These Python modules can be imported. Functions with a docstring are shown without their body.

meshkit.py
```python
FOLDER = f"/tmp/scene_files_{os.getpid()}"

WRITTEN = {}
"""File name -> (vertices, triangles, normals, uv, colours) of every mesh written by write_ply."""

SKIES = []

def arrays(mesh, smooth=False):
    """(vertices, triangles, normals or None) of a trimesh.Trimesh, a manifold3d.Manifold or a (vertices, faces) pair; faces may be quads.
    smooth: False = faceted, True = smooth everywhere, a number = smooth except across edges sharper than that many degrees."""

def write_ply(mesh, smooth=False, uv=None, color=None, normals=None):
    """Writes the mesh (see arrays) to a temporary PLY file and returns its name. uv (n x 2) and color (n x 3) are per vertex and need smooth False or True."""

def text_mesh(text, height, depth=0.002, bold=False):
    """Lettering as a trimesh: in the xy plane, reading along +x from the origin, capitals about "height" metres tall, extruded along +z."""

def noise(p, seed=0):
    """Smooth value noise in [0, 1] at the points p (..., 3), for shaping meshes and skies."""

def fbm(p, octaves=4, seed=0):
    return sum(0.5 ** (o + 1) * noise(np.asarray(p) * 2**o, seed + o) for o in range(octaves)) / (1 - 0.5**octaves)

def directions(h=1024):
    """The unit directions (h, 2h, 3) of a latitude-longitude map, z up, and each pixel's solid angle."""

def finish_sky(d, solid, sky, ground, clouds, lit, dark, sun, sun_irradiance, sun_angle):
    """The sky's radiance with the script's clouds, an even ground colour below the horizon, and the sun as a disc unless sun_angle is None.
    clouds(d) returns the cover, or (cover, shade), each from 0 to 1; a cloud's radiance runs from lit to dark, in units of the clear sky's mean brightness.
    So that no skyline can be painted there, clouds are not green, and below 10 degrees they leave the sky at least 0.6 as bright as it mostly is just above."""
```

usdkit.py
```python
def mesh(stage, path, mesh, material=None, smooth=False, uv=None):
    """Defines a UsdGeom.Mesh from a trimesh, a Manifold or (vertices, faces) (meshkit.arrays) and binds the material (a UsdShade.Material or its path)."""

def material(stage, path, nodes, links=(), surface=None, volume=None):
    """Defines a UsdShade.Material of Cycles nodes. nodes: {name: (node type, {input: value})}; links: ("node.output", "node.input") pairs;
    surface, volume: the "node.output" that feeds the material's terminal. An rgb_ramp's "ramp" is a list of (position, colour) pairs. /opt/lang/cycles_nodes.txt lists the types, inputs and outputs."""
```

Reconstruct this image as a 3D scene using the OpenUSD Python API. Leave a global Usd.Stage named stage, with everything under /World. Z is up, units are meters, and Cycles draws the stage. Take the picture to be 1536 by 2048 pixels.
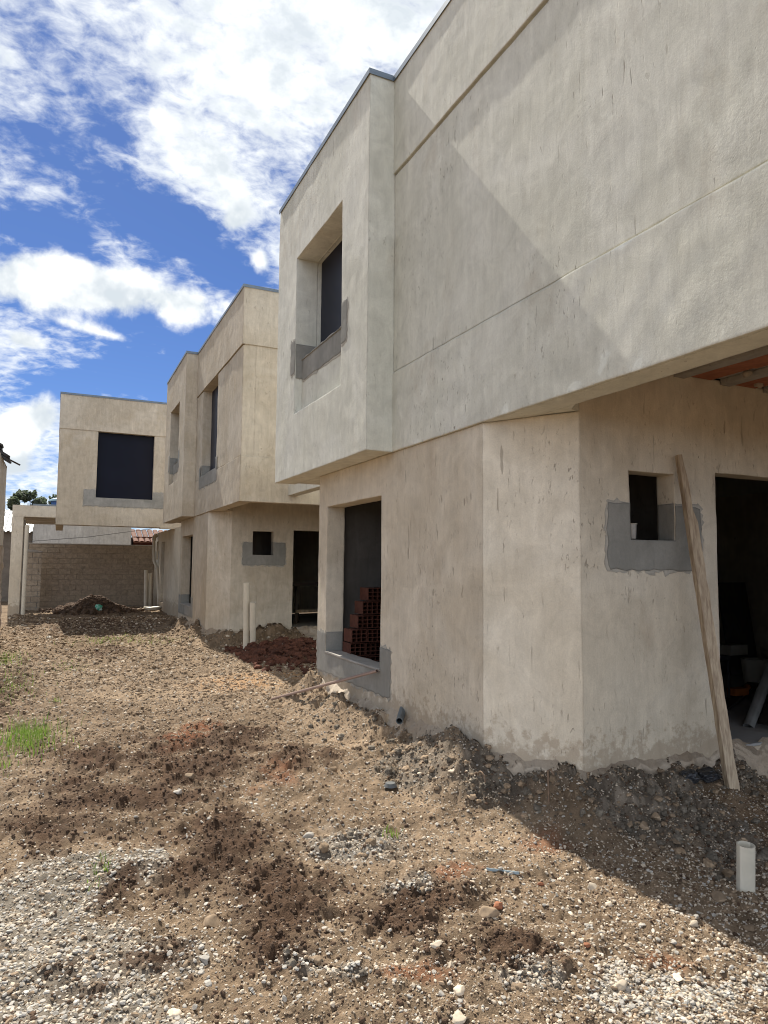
import math, random
import numpy as np
import trimesh, manifold3d as m3
from shapely.geometry import Polygon, box as sbox
from shapely import affinity
from shapely.ops import unary_union
import usdkit, meshkit
from pxr import Usd, UsdGeom, UsdLux, UsdShade, Gf, Sdf, Vt

# ------------------------------------------------------------------ stage, camera, sky, sun
stage = Usd.Stage.CreateInMemory()
UsdGeom.SetStageUpAxis(stage, UsdGeom.Tokens.z)
UsdGeom.SetStageMetersPerUnit(stage, 1.0)
UsdGeom.Xform.Define(stage, '/World')
UsdGeom.Scope.Define(stage, '/World/Looks')
T = Sdf.ValueTypeNames

YAW, PITCH, ROLL, EYE, FOCAL_PX = 0.4393, 0.0771, 0.0086, 1.3581, 1382.54
EXPOSURE = 1.55
SUN = np.array([-0.062, 1.0, 1.23]); SUN /= np.linalg.norm(SUN)
SUN_INTENSITY, SKY_STRENGTH = 0.72, 0.08

fw = np.array([math.sin(YAW) * math.cos(PITCH), math.cos(YAW) * math.cos(PITCH), math.sin(PITCH)])
rt = np.array([math.cos(YAW), -math.sin(YAW), 0.0])
upv = np.cross(rt, fw)
cr, sr = math.cos(ROLL), math.sin(ROLL)
rt, upv = cr * rt + sr * upv, -sr * rt + cr * upv
cam = UsdGeom.Camera.Define(stage, '/World/camera')
cam.AddTransformOp().Set(Gf.Matrix4d(*rt, 0, *upv, 0, *(-fw), 0, 0, 0, EYE, 1))
cam.CreateHorizontalApertureAttr(36.0)
cam.CreateVerticalApertureAttr(48.0)
cam.CreateFocalLengthAttr(36.0 * FOCAL_PX / 1536.0)
cam.CreateClippingRangeAttr(Gf.Vec2f(0.05, 2000))
cam.CreateExposureAttr(EXPOSURE)


def mat(name, nodes, links, surface='p.BSDF', volume=None):
    return usdkit.material(stage, '/World/Looks/' + name, nodes, links, surface=surface, volume=volume)


def sky_material():
    # clouds live on a flat layer seen in perspective: q = direction.xy / (direction.z + 0.35)
    n = {'tc': ('texture_coordinate', {}), 'sx': ('separate_xyz', {}),
         'za': ('math', {'math_type': 'maximum', 'value2': 0.0}), 'zb': ('math', {'math_type': 'add', 'value2': 0.35}),
         'px': ('math', {'math_type': 'divide'}), 'py': ('math', {'math_type': 'divide'}), 'q': ('combine_xyz', {'z': 0.0}),
         'sky': ('sky_texture', {'sky_type': 'single_scattering', 'sun_disc': False, 'sun_elevation': float(math.asin(SUN[2])),
                                 'sun_rotation': float(math.atan2(SUN[0], SUN[1])), 'altitude': 900.0, 'air_density': 1.0, 'aerosol_density': 0.4, 'ozone_density': 1.6})}
    L = [('tc.generated', 'sx.vector'), ('sx.z', 'za.value1'), ('za.value', 'zb.value1'), ('sx.x', 'px.value1'), ('zb.value', 'px.value2'),
         ('sx.y', 'py.value1'), ('zb.value', 'py.value2'), ('px.value', 'q.x'), ('py.value', 'q.y')]
    # where the cloud banks sit (centre, radii, turn, weight); noise breaks them up and fills the rest of the sky
    high = [(0.238, 0.837, 0.19, 0.081, 5, 0.34), (0.18, 1.0, 0.097, 0.055, 30, 0.34), (0.326, 0.716, 0.18, 0.074, -15, 0.30), (0.237, 1.049, 0.05, 0.059, 30, 0.2),
            (0.137, 1.144, 0.175, 0.075, 27, -0.8), (-0.048, 1.203, 0.10, 0.055, -1, -0.7), (0.282, 1.232, 0.073, 0.054, -21, -0.5), (0.203, 1.60, 0.20, 0.13, 2, -0.75), (0.325, 1.447, 0.105, 0.108, -20, -0.7),
            (0.06, 1.38, 0.20, 0.13, 20, -0.5), (-0.02, 1.70, 0.12, 0.11, 0, -0.4), (-0.045, 1.02, 0.12, 0.12, 40, -0.16), (0.04, 0.985, 0.05, 0.05, 23, -0.25), (-0.07, 0.86, .05, .05, 0, -.15), (.30, 1.10, .05, .05, 0, -.1)]
    heap = [(-0.069, 1.344, 0.085, 0.105, 51, 0.50), (0.041, 1.335, 0.098, 0.112, 57, 0.50), (0.197, 1.338, 0.092, 0.10, 14, 0.54), (0.06, 1.47, 0.13, 0.03, 12, 0.25), (-0.091, 1.876, 0.09, 0.205, 34, 0.46),
            (-0.115, 2.093, 0.096, 0.148, -6, 0.42), (-0.078, 1.53, 0.056, 0.042, 26, 0.32), (0.302, 1.169, 0.03, 0.05, -22, 0.34), (0.205, 1.02, 0.07, 0.035, 35, 0.32), (0.24, 1.09, 0.045, 0.05, 30, 0.38), (0.10, 0.95, 0.06, 0.04, 30, 0.25)]
    def bank_sum(pre, banks):
        nonlocal L
        prev = None
        for i, (cx, cy, ra, rb, deg, w) in enumerate(banks):
            n[f'{pre}m{i}'] = ('mapping', {'mapping_type': 'texture', 'location': (cx, cy, 0), 'rotation': (0, 0, math.radians(deg)), 'scale': (ra * 1.6, rb * 1.6, 1)})
            n[f'{pre}g{i}'] = ('gradient_texture', {'gradient_type': 'quadratic_sphere'})
            n[f'{pre}s{i}'] = ('math', {'math_type': 'multiply_add', 'value2': w * 1.5, 'value3': 0.0})
            L += [('q.vector', f'{pre}m{i}.vector'), (f'{pre}m{i}.vector', f'{pre}g{i}.vector'), (f'{pre}g{i}.fac', f'{pre}s{i}.value1')]
            if prev: L.append((f'{prev}.value', f'{pre}s{i}.value3'))
            prev = f'{pre}s{i}'
        return prev
    ha, hb = bank_sum('h', high), bank_sum('c', heap)
    n |= {'wm': ('mapping', {'location': (3.1, 1.7, 0.4), 'rotation': (0, 0, 0.4)}),
          'big': ('noise_texture', {'scale': 5.0, 'detail': 8.0, 'roughness': 0.58, 'distortion': 0.15}),
          'cm': ('mapping', {'scale': (0.8, 1.1, 1), 'rotation': (0, 0, 0.5)}),
          'cell': ('noise_texture', {'scale': 34.0, 'detail': 6.0, 'roughness': 0.6, 'distortion': 0.3}),
          'sum': ('math', {'math_type': 'add'}), 'sum2': ('math', {'math_type': 'multiply_add', 'value2': 1.05}),
          'cov': ('map_range', {'range_type': 'smoothstep', 'from_min': 0.70, 'from_max': 1.34, 'to_min': 0.0, 'to_max': 0.97, 'clamp': True}),
          'hn': ('noise_texture', {'scale': 11.0, 'detail': 9.0, 'roughness': 0.56, 'distortion': 0.1}), 'hu': ('mapping', {'location': (-0.004, 0.012, 0.030)}), 'hn2': ('noise_texture', {'scale': 11.0, 'detail': 4.0, 'roughness': 0.5, 'distortion': 0.1}),
          'hs': ('math', {'math_type': 'multiply_add', 'value2': 1.15}), 'hc': ('map_range', {'range_type': 'smoothstep', 'from_min': 0.735, 'from_max': 0.96, 'to_min': 0.0, 'to_max': 1.0, 'clamp': True}),
          'hd': ('math', {'math_type': 'subtract'}), 'hsh': ('map_range', {'range_type': 'smoothstep', 'from_min': -0.09, 'from_max': 0.16, 'to_min': 0.0, 'to_max': 1.0, 'clamp': True}),
          'hlit': ('mix_color', {'a': (5.0, 5.1, 5.05), 'b': (3.1, 3.4, 3.65), 'use_clamp': False}),
          'shm': ('mapping', {'location': (3.12, 1.62, 0.4), 'rotation': (0, 0, 0.4)}),
          'sh': ('noise_texture', {'scale': 15.0, 'detail': 6.0, 'roughness': 0.6}), 'shr': ('map_range', {'range_type': 'smoothstep', 'from_min': 0.38, 'from_max': 0.66, 'clamp': True}),
          'thick': ('map_range', {'from_min': 0.95, 'from_max': 1.35, 'to_min': 0.0, 'to_max': 0.9, 'clamp': True}),
          'shs': ('math', {'math_type': 'multiply'}),
          'lit': ('mix_color', {'a': (4.9, 5.05, 5.05), 'b': (3.2, 3.5, 3.75), 'use_clamp': False}),
          'hor': ('map_range', {'range_type': 'smoothstep', 'from_min': -0.02, 'from_max': 0.05, 'to_min': 0.0, 'to_max': 1.0, 'clamp': True}),
          'tint': ('mix_color', {'blend_type': 'multiply', 'fac': 1.0, 'b': (0.205, 0.275, 0.415), 'use_clamp': False}),
          'covh': ('math', {'math_type': 'multiply'}), 'hch': ('math', {'math_type': 'multiply'}),
          'mix': ('mix_color', {'use_clamp': False}), 'mix2': ('mix_color', {'use_clamp': False}), 'bg': ('background_shader', {'strength': SKY_STRENGTH})}
    L += [('q.vector', 'wm.vector'), ('wm.vector', 'big.vector'), ('q.vector', 'cm.vector'), ('cm.vector', 'cell.vector'), ('big.fac', 'sum.value1'), (f'{ha}.value', 'sum.value2'),
          ('cell.fac', 'sum2.value1'), ('sum.value', 'sum2.value3'), ('sum2.value', 'cov.value'),
          ('tc.generated', 'hn.vector'), ('tc.generated', 'hu.vector'), ('hu.vector', 'hn2.vector'), ('hn.fac', 'hs.value1'), (f'{hb}.value', 'hs.value3'), ('hs.value', 'hc.value'),
          ('hn2.fac', 'hd.value1'), ('hn.fac', 'hd.value2'), ('hd.value', 'hsh.value'), ('hsh.result', 'hlit.fac'),
          ('q.vector', 'shm.vector'), ('shm.vector', 'sh.vector'), ('sum2.value', 'thick.value'), ('sh.fac', 'shr.value'), ('shr.result', 'shs.value1'), ('thick.result', 'shs.value2'), ('shs.value', 'lit.fac'),
          ('sx.z', 'hor.value'), ('cov.result', 'covh.value1'), ('hor.result', 'covh.value2'), ('hc.result', 'hch.value1'), ('hor.result', 'hch.value2'),
          ('sky.color', 'tint.a'), ('tint.result', 'mix.a'), ('lit.result', 'mix.b'), ('covh.value', 'mix.fac'), ('mix.result', 'mix2.a'), ('hlit.result', 'mix2.b'), ('hch.value', 'mix2.fac'), ('mix2.result', 'bg.color')]
    return mat('sky_with_clouds', n, L, surface='bg.background')


dome = UsdLux.DomeLight.Define(stage, '/World/sky')
dome.CreateIntensityAttr(1.0)
UsdShade.MaterialBindingAPI.Apply(dome.GetPrim()).Bind(sky_material())
sun = UsdLux.DistantLight.Define(stage, '/World/sun')
sun.CreateIntensityAttr(SUN_INTENSITY); sun.CreateAngleAttr(0.5); sun.CreateNormalizeAttr(True); sun.CreateColorAttr(Gf.Vec3f(1.0, 0.94, 0.84))
zx = SUN; xx = np.cross([0, 0, 1.0], zx); xx /= np.linalg.norm(xx); yx = np.cross(zx, xx)
sun.AddTransformOp().Set(Gf.Matrix4d(*xx, 0, *yx, 0, *zx, 0, 0, 0, 0, 1))

# ------------------------------------------------------------------ helpers
taken = {}
origin = {'/World': np.zeros(3)}


def numbered(parent, name):
    k = (parent, name); taken[k] = taken.get(k, -1) + 1
    return name if taken[k] == 0 else f'{name}_{taken[k]:03d}'


def tag(prim, label=None, cat=None, group=None, kind=None):
    for k, v in (('label', label), ('category', cat), ('group', group), ('kind', kind)):
        if v: prim.SetCustomDataByKey(k, v)
    return prim


def thing(name, label, cat, loc=(0, 0, 0), group=None, parent='/World', kind=None):
    path = f'{parent}/{numbered(parent, name)}'
    x = UsdGeom.Xform.Define(stage, path)
    x.AddTranslateOp().Set(Gf.Vec3d(*map(float, np.asarray(loc, float) - origin[parent])))
    origin[path] = np.asarray(loc, float)
    tag(x.GetPrim(), label, cat, group, kind)
    return path


def part(name, mesh, material, parent='/World', smooth=False, label=None, cat=None, group=None, kind=None):
    """One Mesh prim; mesh is in world coordinates."""
    path = f'{parent}/{numbered(parent, name)}'
    off = origin.get(parent)
    if off is None: off = np.zeros(3)
    v, f, nn = meshkit.arrays(mesh, smooth)
    m = UsdGeom.Mesh.Define(stage, path)
    m.CreatePointsAttr(Vt.Vec3fArray.FromNumpy((v - off).astype(np.float32)))
    m.CreateFaceVertexCountsAttr(Vt.IntArray.FromNumpy(np.full(len(f), 3, np.int32)))
    m.CreateFaceVertexIndicesAttr(Vt.IntArray.FromNumpy(f.astype(np.int32).ravel()))
    m.CreateSubdivisionSchemeAttr('none')
    if nn is not None:
        m.CreateNormalsAttr(Vt.Vec3fArray.FromNumpy(nn.astype(np.float32))); m.SetNormalsInterpolation('vertex')
    UsdShade.MaterialBindingAPI.Apply(m.GetPrim()).Bind(material)
    tag(m.GetPrim(), label, cat, group, kind)
    origin[path] = off
    return path


def TM(v, f): return trimesh.Trimesh(np.asarray(v, float), np.asarray(f, int), process=False)


def to_tm(man):
    mm = man.to_mesh(); return trimesh.Trimesh(np.array(mm.vert_properties[:, :3]), np.array(mm.tri_verts), process=False)


def bx(x0, x1, y0, y1, z0, z1):
    return m3.Manifold.cube([x1 - x0, y1 - y0, z1 - z0]).translate([x0, y0, z0])


def rpoly(poly):
    """shapely polygon -> CrossSection"""
    polys = getattr(poly, 'geoms', [poly]); c = []
    for p in polys:
        c.append(np.array(p.exterior.coords)[:-1]); c += [np.array(r.coords)[:-1] for r in p.interiors]
    return m3.CrossSection(c, m3.FillRule.EvenOdd)


def wall(poly, p0, u, nrm, thick):
    """poly in (distance along u, z), its front face through p0, extruded by thick along -nrm."""
    u = np.array([u[0], u[1], 0.0]); nrm = np.array([nrm[0], nrm[1], 0.0])
    man = m3.Manifold.extrude(rpoly(poly), thick)
    M = np.zeros((3, 4)); M[:, 0] = u; M[:, 1] = (0, 0, 1); M[:, 2] = -nrm; M[:, 3] = (p0[0], p0[1], 0)
    if np.linalg.det(M[:, :3]) < 0:
        M2 = M.copy()
        mm = man.to_mesh(); v = mm.vert_properties[:, :3] @ M[:, :3].T + M[:, 3]
        return m3.Manifold(m3.Mesh(np.asarray(v, np.float32), np.ascontiguousarray(mm.tri_verts[:, ::-1])))
    return man.transform(M)


def rect(a0, a1, z0, z1): return sbox(a0, z0, a1, z1)


def ragged(poly, amp, step, seed, corner=0.02):
    """poly with its outline redrawn by hand: rounded corners and an uneven edge."""
    r = np.random.default_rng(seed)
    p = poly.buffer(-corner).buffer(corner, quad_segs=3)
    ring = p.exterior; nn = max(8, int(ring.length / step))
    pts = []
    for k in range(nn):
        q = ring.interpolate(k / nn, normalized=True); pts.append((q.x + r.normal(0, amp), q.y + r.normal(0, amp)))
    g = Polygon(pts).buffer(0)
    return max(getattr(g, 'geoms', [g]), key=lambda t: t.area)


def field(p, amp=0.0052):
    """A gentle displacement shared by everything plastered, so that hand-laid walls are not dead flat."""
    a = np.stack([meshkit.fbm(p * 1.5 + 11.3 * k, 3, seed=40 + k) - 0.5 for k in range(3)], 1)
    b = np.stack([meshkit.noise(p * 7.0 + 5.7 * k, seed=60 + k) - 0.5 for k in range(3)], 1)
    return a * 2.0 * amp + b * amp * 1.5


def hand(man, edge=0.11, amp=0.0045):
    man = man.refine_to_length(edge) if edge else man
    t = to_tm(man); t.vertices = t.vertices + field(t.vertices, amp)
    return t


def tube(pts, r, seg=12, r_in=None, cap=True):
    pts = np.asarray(pts, float); n = len(pts); V, F = [], []
    tg = np.gradient(pts, axis=0); tg /= np.linalg.norm(tg, axis=1, keepdims=True)
    a = np.array([0, 0, 1.0]) if abs(tg[0][2]) < 0.9 else np.array([1.0, 0, 0])
    rings = []
    def ring(i, rad):
        s = np.cross(tg[i], a); s /= np.linalg.norm(s); t = np.cross(tg[i], s)
        th = np.arange(seg) / seg * 2 * np.pi
        return pts[i] + rad * (np.cos(th)[:, None] * s + np.sin(th)[:, None] * t)
    rr = np.full(n, r) if np.ndim(r) == 0 else np.asarray(r)
    loop = [ring(i, rr[i]) for i in range(n)]
    if r_in: loop = loop + [ring(i, r_in) for i in range(n - 1, -1, -1)] + [loop[0]]
    V = np.vstack(loop)
    for k in range(len(loop) - 1):
        for j in range(seg):
            a0, a1 = k * seg + j, k * seg + (j + 1) % seg; b0, b1 = a0 + seg, a1 + seg
            F += [(a0, b0, a1), (a1, b0, b1)]
    if not r_in and cap:
        for base, flip in ((0, False), ((n - 1) * seg, True)):
            c = len(V); V = np.vstack([V, V[base:base + seg].mean(0)])
            for j in range(seg):
                t_ = (c, base + j, base + (j + 1) % seg); F.append(t_[::-1] if flip else t_)
    return TM(V, F)


def obox(p0, p1, w, t, side):
    """A bar from p0 to p1, w wide along 'side', t thick across it."""
    p0, p1 = np.asarray(p0, float), np.asarray(p1, float); d = p1 - p0; L = np.linalg.norm(d); d /= L
    s = np.asarray(side, float); s -= d * (s @ d); s /= np.linalg.norm(s); n_ = np.cross(d, s)
    b = trimesh.creation.box([w, t, L]); M = np.eye(4); M[:3, 0] = s; M[:3, 1] = n_; M[:3, 2] = d; M[:3, 3] = (p0 + p1) / 2
    if np.linalg.det(M[:3, :3]) < 0: M[:3, 1] *= -1
    b.apply_transform(M); return b


def cat_(*ms): return trimesh.util.concatenate([m if isinstance(m, trimesh.Trimesh) else to_tm(m) for m in ms])


def stone(r, seed, sub=1, flat=0.65, rough=0.35):
    g = np.random.default_rng(seed); s = trimesh.creation.icosphere(subdivisions=sub, radius=1.0)
    v = np.array(s.vertices)
    for _ in range(8):
        d = g.normal(size=3); d /= np.linalg.norm(d); c = g.uniform(0.42, 0.85); h = v @ d
        v = v - np.outer(np.maximum(h - c, 0), d)
    v *= 1 + rough * (meshkit.noise(v * 1.4 + g.uniform(0, 50, 3), seed=seed)[:, None] - 0.5)
    v *= np.array([1, g.uniform(0.65, 1.0), flat * g.uniform(0.8, 1.15)]) * r
    return TM(v, s.faces)


def clod(r, seed, sub=2):
    g = np.random.default_rng(seed); s = trimesh.creation.icosphere(subdivisions=sub, radius=1.0); v = np.array(s.vertices); o = g.uniform(0, 50, 3)
    v *= (0.12 + 1.7 * meshkit.fbm(v * 2.1 + o, 4, seed=seed))[:, None]; v = np.sign(v) * np.abs(v) ** .9
    v *= np.array([1, g.uniform(0.7, 1), g.uniform(0.55, 0.85)]) * r
    return TM(v, s.faces)


# ------------------------------------------------------------------ materials
def plaster(name, ca, cb, dark, pit=0.5, streak=0.5, relief=0.010, stain=(0.30, 0.22, 0.14), stain_amt=0.25, off=0.0, splash=0.0):
    n = {'g': ('geometry', {}), 'm0': ('mapping', {'location': (off, off * .7, off * .3)}), 'm1': ('mapping', {'scale': (1, 1, 0.16)}),
         'big': ('noise_texture', {'scale': 0.9, 'detail': 6.0, 'roughness': 0.62, 'distortion': 0.6}),
         'mid': ('noise_texture', {'scale': 4.2, 'detail': 5.0, 'roughness': 0.65, 'distortion': 1.2}),
         'str': ('noise_texture', {'scale': 15.0, 'detail': 5.0, 'roughness': 0.65, 'distortion': 0.5}),
         'fine': ('noise_texture', {'scale': 95.0, 'detail': 4.0, 'roughness': 0.7}),
         'm2': ('mapping', {'scale': (1, 1, 0.30), 'rotation': (0.12, 0.1, 0)}),
         'pit': ('noise_texture', {'scale': 38.0, 'detail': 4.0, 'roughness': 0.6, 'distortion': 0.8}),
         'pitz': ('noise_texture', {'scale': 1.3, 'detail': 2.0}),
         'pr': ('map_range', {'range_type': 'smoothstep', 'from_min': 0.625, 'from_max': 0.70, 'to_min': 0.0, 'to_max': 1.0, 'clamp': True}),
         'pzr': ('map_range', {'from_min': 0.47, 'from_max': 0.64, 'to_min': 0.03, 'to_max': 1.0, 'clamp': True}),
         'pm': ('math', {'math_type': 'multiply'}), 'pf': ('math', {'math_type': 'multiply', 'value2': pit}),
         'bigr': ('map_range', {'range_type': 'smoothstep', 'from_min': 0.36, 'from_max': 0.64, 'clamp': True}),
         'c1': ('mix_color', {'a': ca, 'b': cb}),
         'sr': ('map_range', {'from_min': 0.25, 'from_max': 0.75, 'to_min': 1 - 0.30 * streak, 'to_max': 1 + 0.22 * streak}),
         'mr': ('map_range', {'from_min': 0.25, 'from_max': 0.75, 'to_min': 0.86, 'to_max': 1.12}),
         'fr': ('map_range', {'from_min': 0.25, 'from_max': 0.75, 'to_min': 0.90, 'to_max': 1.10}),
         'k1': ('math', {'math_type': 'multiply'}), 'k2': ('math', {'math_type': 'multiply'}), 'kc': ('combine_color', {}),
         'c2': ('mix_color', {'blend_type': 'multiply', 'fac': 1.0, 'use_clamp': False}),
         'ms': ('mapping', {'location': (7.1, 3.3, 9.2), 'scale': (1, 1, 0.6)}), 'st': ('noise_texture', {'scale': 1.5, 'detail': 6.0, 'roughness': 0.7}),
         'stf': ('map_range', {'range_type': 'smoothstep', 'from_min': 0.54, 'from_max': 0.72, 'to_min': 0.0, 'to_max': stain_amt, 'clamp': True}),
         'c3': ('mix_color', {'b': stain}), 'c4': ('mix_color', {'b': dark}),
         'ms2': ('mapping', {'scale': (1.0, 1.0, 0.12), 'rotation': (0.5, 0.45, 0.2), 'location': (2, 4, 8)}), 'scr': ('noise_texture', {'scale': 34.0, 'detail': 3.0, 'roughness': 0.5, 'distortion': 0.6}),
         'scrr': ('map_range', {'range_type': 'smoothstep', 'from_min': 0.66, 'from_max': 0.72, 'clamp': True}), 'scz': ('noise_texture', {'scale': 0.8, 'detail': 3.0}), 'sczr': ('map_range', {'range_type': 'smoothstep', 'from_min': 0.48, 'from_max': 0.62, 'clamp': True}),
         'scm': ('math', {'math_type': 'multiply'}), 'pmx': ('math', {'math_type': 'maximum'}),
         'sw': ('noise_texture', {'scale': 3.2, 'detail': 4.0, 'roughness': 0.55, 'distortion': 1.4}), 'swz': ('math', {'math_type': 'multiply'}), 'h0': ('math', {'math_type': 'multiply_add', 'value2': 0.6}),
         'cz': ('noise_texture', {'scale': 1.1, 'detail': 3.0}), 'czr': ('map_range', {'range_type': 'smoothstep', 'from_min': 0.52, 'from_max': 0.66, 'to_min': 0.0, 'to_max': 1.0, 'clamp': True}), 'co': ('noise_texture', {'scale': 38.0, 'detail': 4.0, 'roughness': 0.65}), 'com': ('math', {'math_type': 'multiply'}), 'h4': ('math', {'math_type': 'multiply_add', 'value2': 0.45}),
         'h1': ('math', {'math_type': 'multiply_add', 'value2': 0.40}), 'h2': ('math', {'math_type': 'multiply_add', 'value2': 0.22}), 'h3': ('math', {'math_type': 'multiply_add', 'value2': -0.5}),
         'z0': ('math', {'math_type': 'multiply', 'value2': 0.3}),
         'bev': ('bevel', {'radius': 0.022, 'samples': 4}),
         'b': ('bump', {'strength': 1.0, 'distance': relief}), 'p': ('principled_bsdf', {'roughness': 0.92, 'specular_ior_level': 0.2})}
    L = [('g.position', 'm0.vector'), ('m0.vector', 'big.vector'), ('m0.vector', 'mid.vector'), ('m0.vector', 'm1.vector'), ('m1.vector', 'str.vector'), ('m0.vector', 'fine.vector'),
         ('m0.vector', 'm2.vector'), ('m2.vector', 'pit.vector'), ('m0.vector', 'pitz.vector'), ('pit.fac', 'pr.value'), ('pitz.fac', 'pzr.value'), ('pr.result', 'pm.value1'), ('pzr.result', 'pm.value2'), ('pm.value', 'pmx.value1'), ('scm.value', 'pmx.value2'), ('pmx.value', 'pf.value1'),
         ('big.fac', 'bigr.value'), ('bigr.result', 'c1.fac'), ('str.fac', 'sr.value'), ('mid.fac', 'mr.value'), ('fine.fac', 'fr.value'), ('sr.result', 'k1.value1'), ('mr.result', 'k1.value2'),
         ('k1.value', 'k2.value1'), ('fr.result', 'k2.value2'), ('k2.value', 'kc.r'), ('k2.value', 'kc.g'), ('k2.value', 'kc.b'), ('c1.result', 'c2.a'), ('kc.color', 'c2.b'),
         ('m0.vector', 'ms.vector'), ('ms.vector', 'st.vector'), ('st.fac', 'stf.value'), ('c2.result', 'c3.a'), ('stf.result', 'c3.fac'), ('c3.result', 'c4.a'), ('pf.value', 'c4.fac'), ('c4.result', 'p.base_color'),
         ('m0.vector', 'ms2.vector'), ('ms2.vector', 'scr.vector'), ('scr.fac', 'scrr.value'), ('m0.vector', 'scz.vector'), ('scz.fac', 'sczr.value'), ('scrr.result', 'scm.value1'), ('sczr.result', 'scm.value2'), ('m0.vector', 'sw.vector'), ('sw.fac', 'swz.value1'), ('czr.result', 'swz.value2'), ('m0.vector', 'cz.vector'), ('cz.fac', 'czr.value'), ('m0.vector', 'co.vector'), ('co.fac', 'com.value1'), ('czr.result', 'com.value2'), ('com.value', 'h4.value1'), ('swz.value', 'h0.value1'), ('mid.fac', 'z0.value1'), ('str.fac', 'h1.value1'), ('z0.value', 'h0.value3'), ('h0.value', 'h4.value3'), ('h4.value', 'h1.value3'), ('fine.fac', 'h2.value1'), ('h1.value', 'h2.value3'), ('pmx.value', 'h3.value1'), ('h2.value', 'h3.value3'),
         ('h3.value', 'b.height'), ('bev.bevel', 'b.normal'), ('b.normal', 'p.normal')]
    if splash:
        n |= {'xyz': ('separate_xyz', {}), 'spn': ('noise_texture', {'scale': 11.0, 'detail': 7.0, 'roughness': 0.7}), 'spz': ('map_range', {'from_min': -0.05, 'from_max': 0.55, 'to_min': 0.30, 'to_max': -0.22, 'clamp': True}), 'spa': ('math', {'math_type': 'add'}),
              'spr': ('map_range', {'range_type': 'smoothstep', 'from_min': 0.56, 'from_max': 0.72, 'to_min': 0.0, 'to_max': splash, 'clamp': True}), 'c5': ('mix_color', {'b': (.25, .18, .115)})}
        L = [l for l in L if l != ('c4.result', 'p.base_color')] + [('g.position', 'xyz.vector'), ('xyz.z', 'spz.value'), ('g.position', 'spn.vector'), ('spn.fac', 'spa.value1'), ('spz.result', 'spa.value2'), ('spa.value', 'spr.value'), ('c4.result', 'c5.a'), ('spr.result', 'c5.fac'), ('c5.result', 'p.base_color')]
    return mat(name, n, L)


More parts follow.
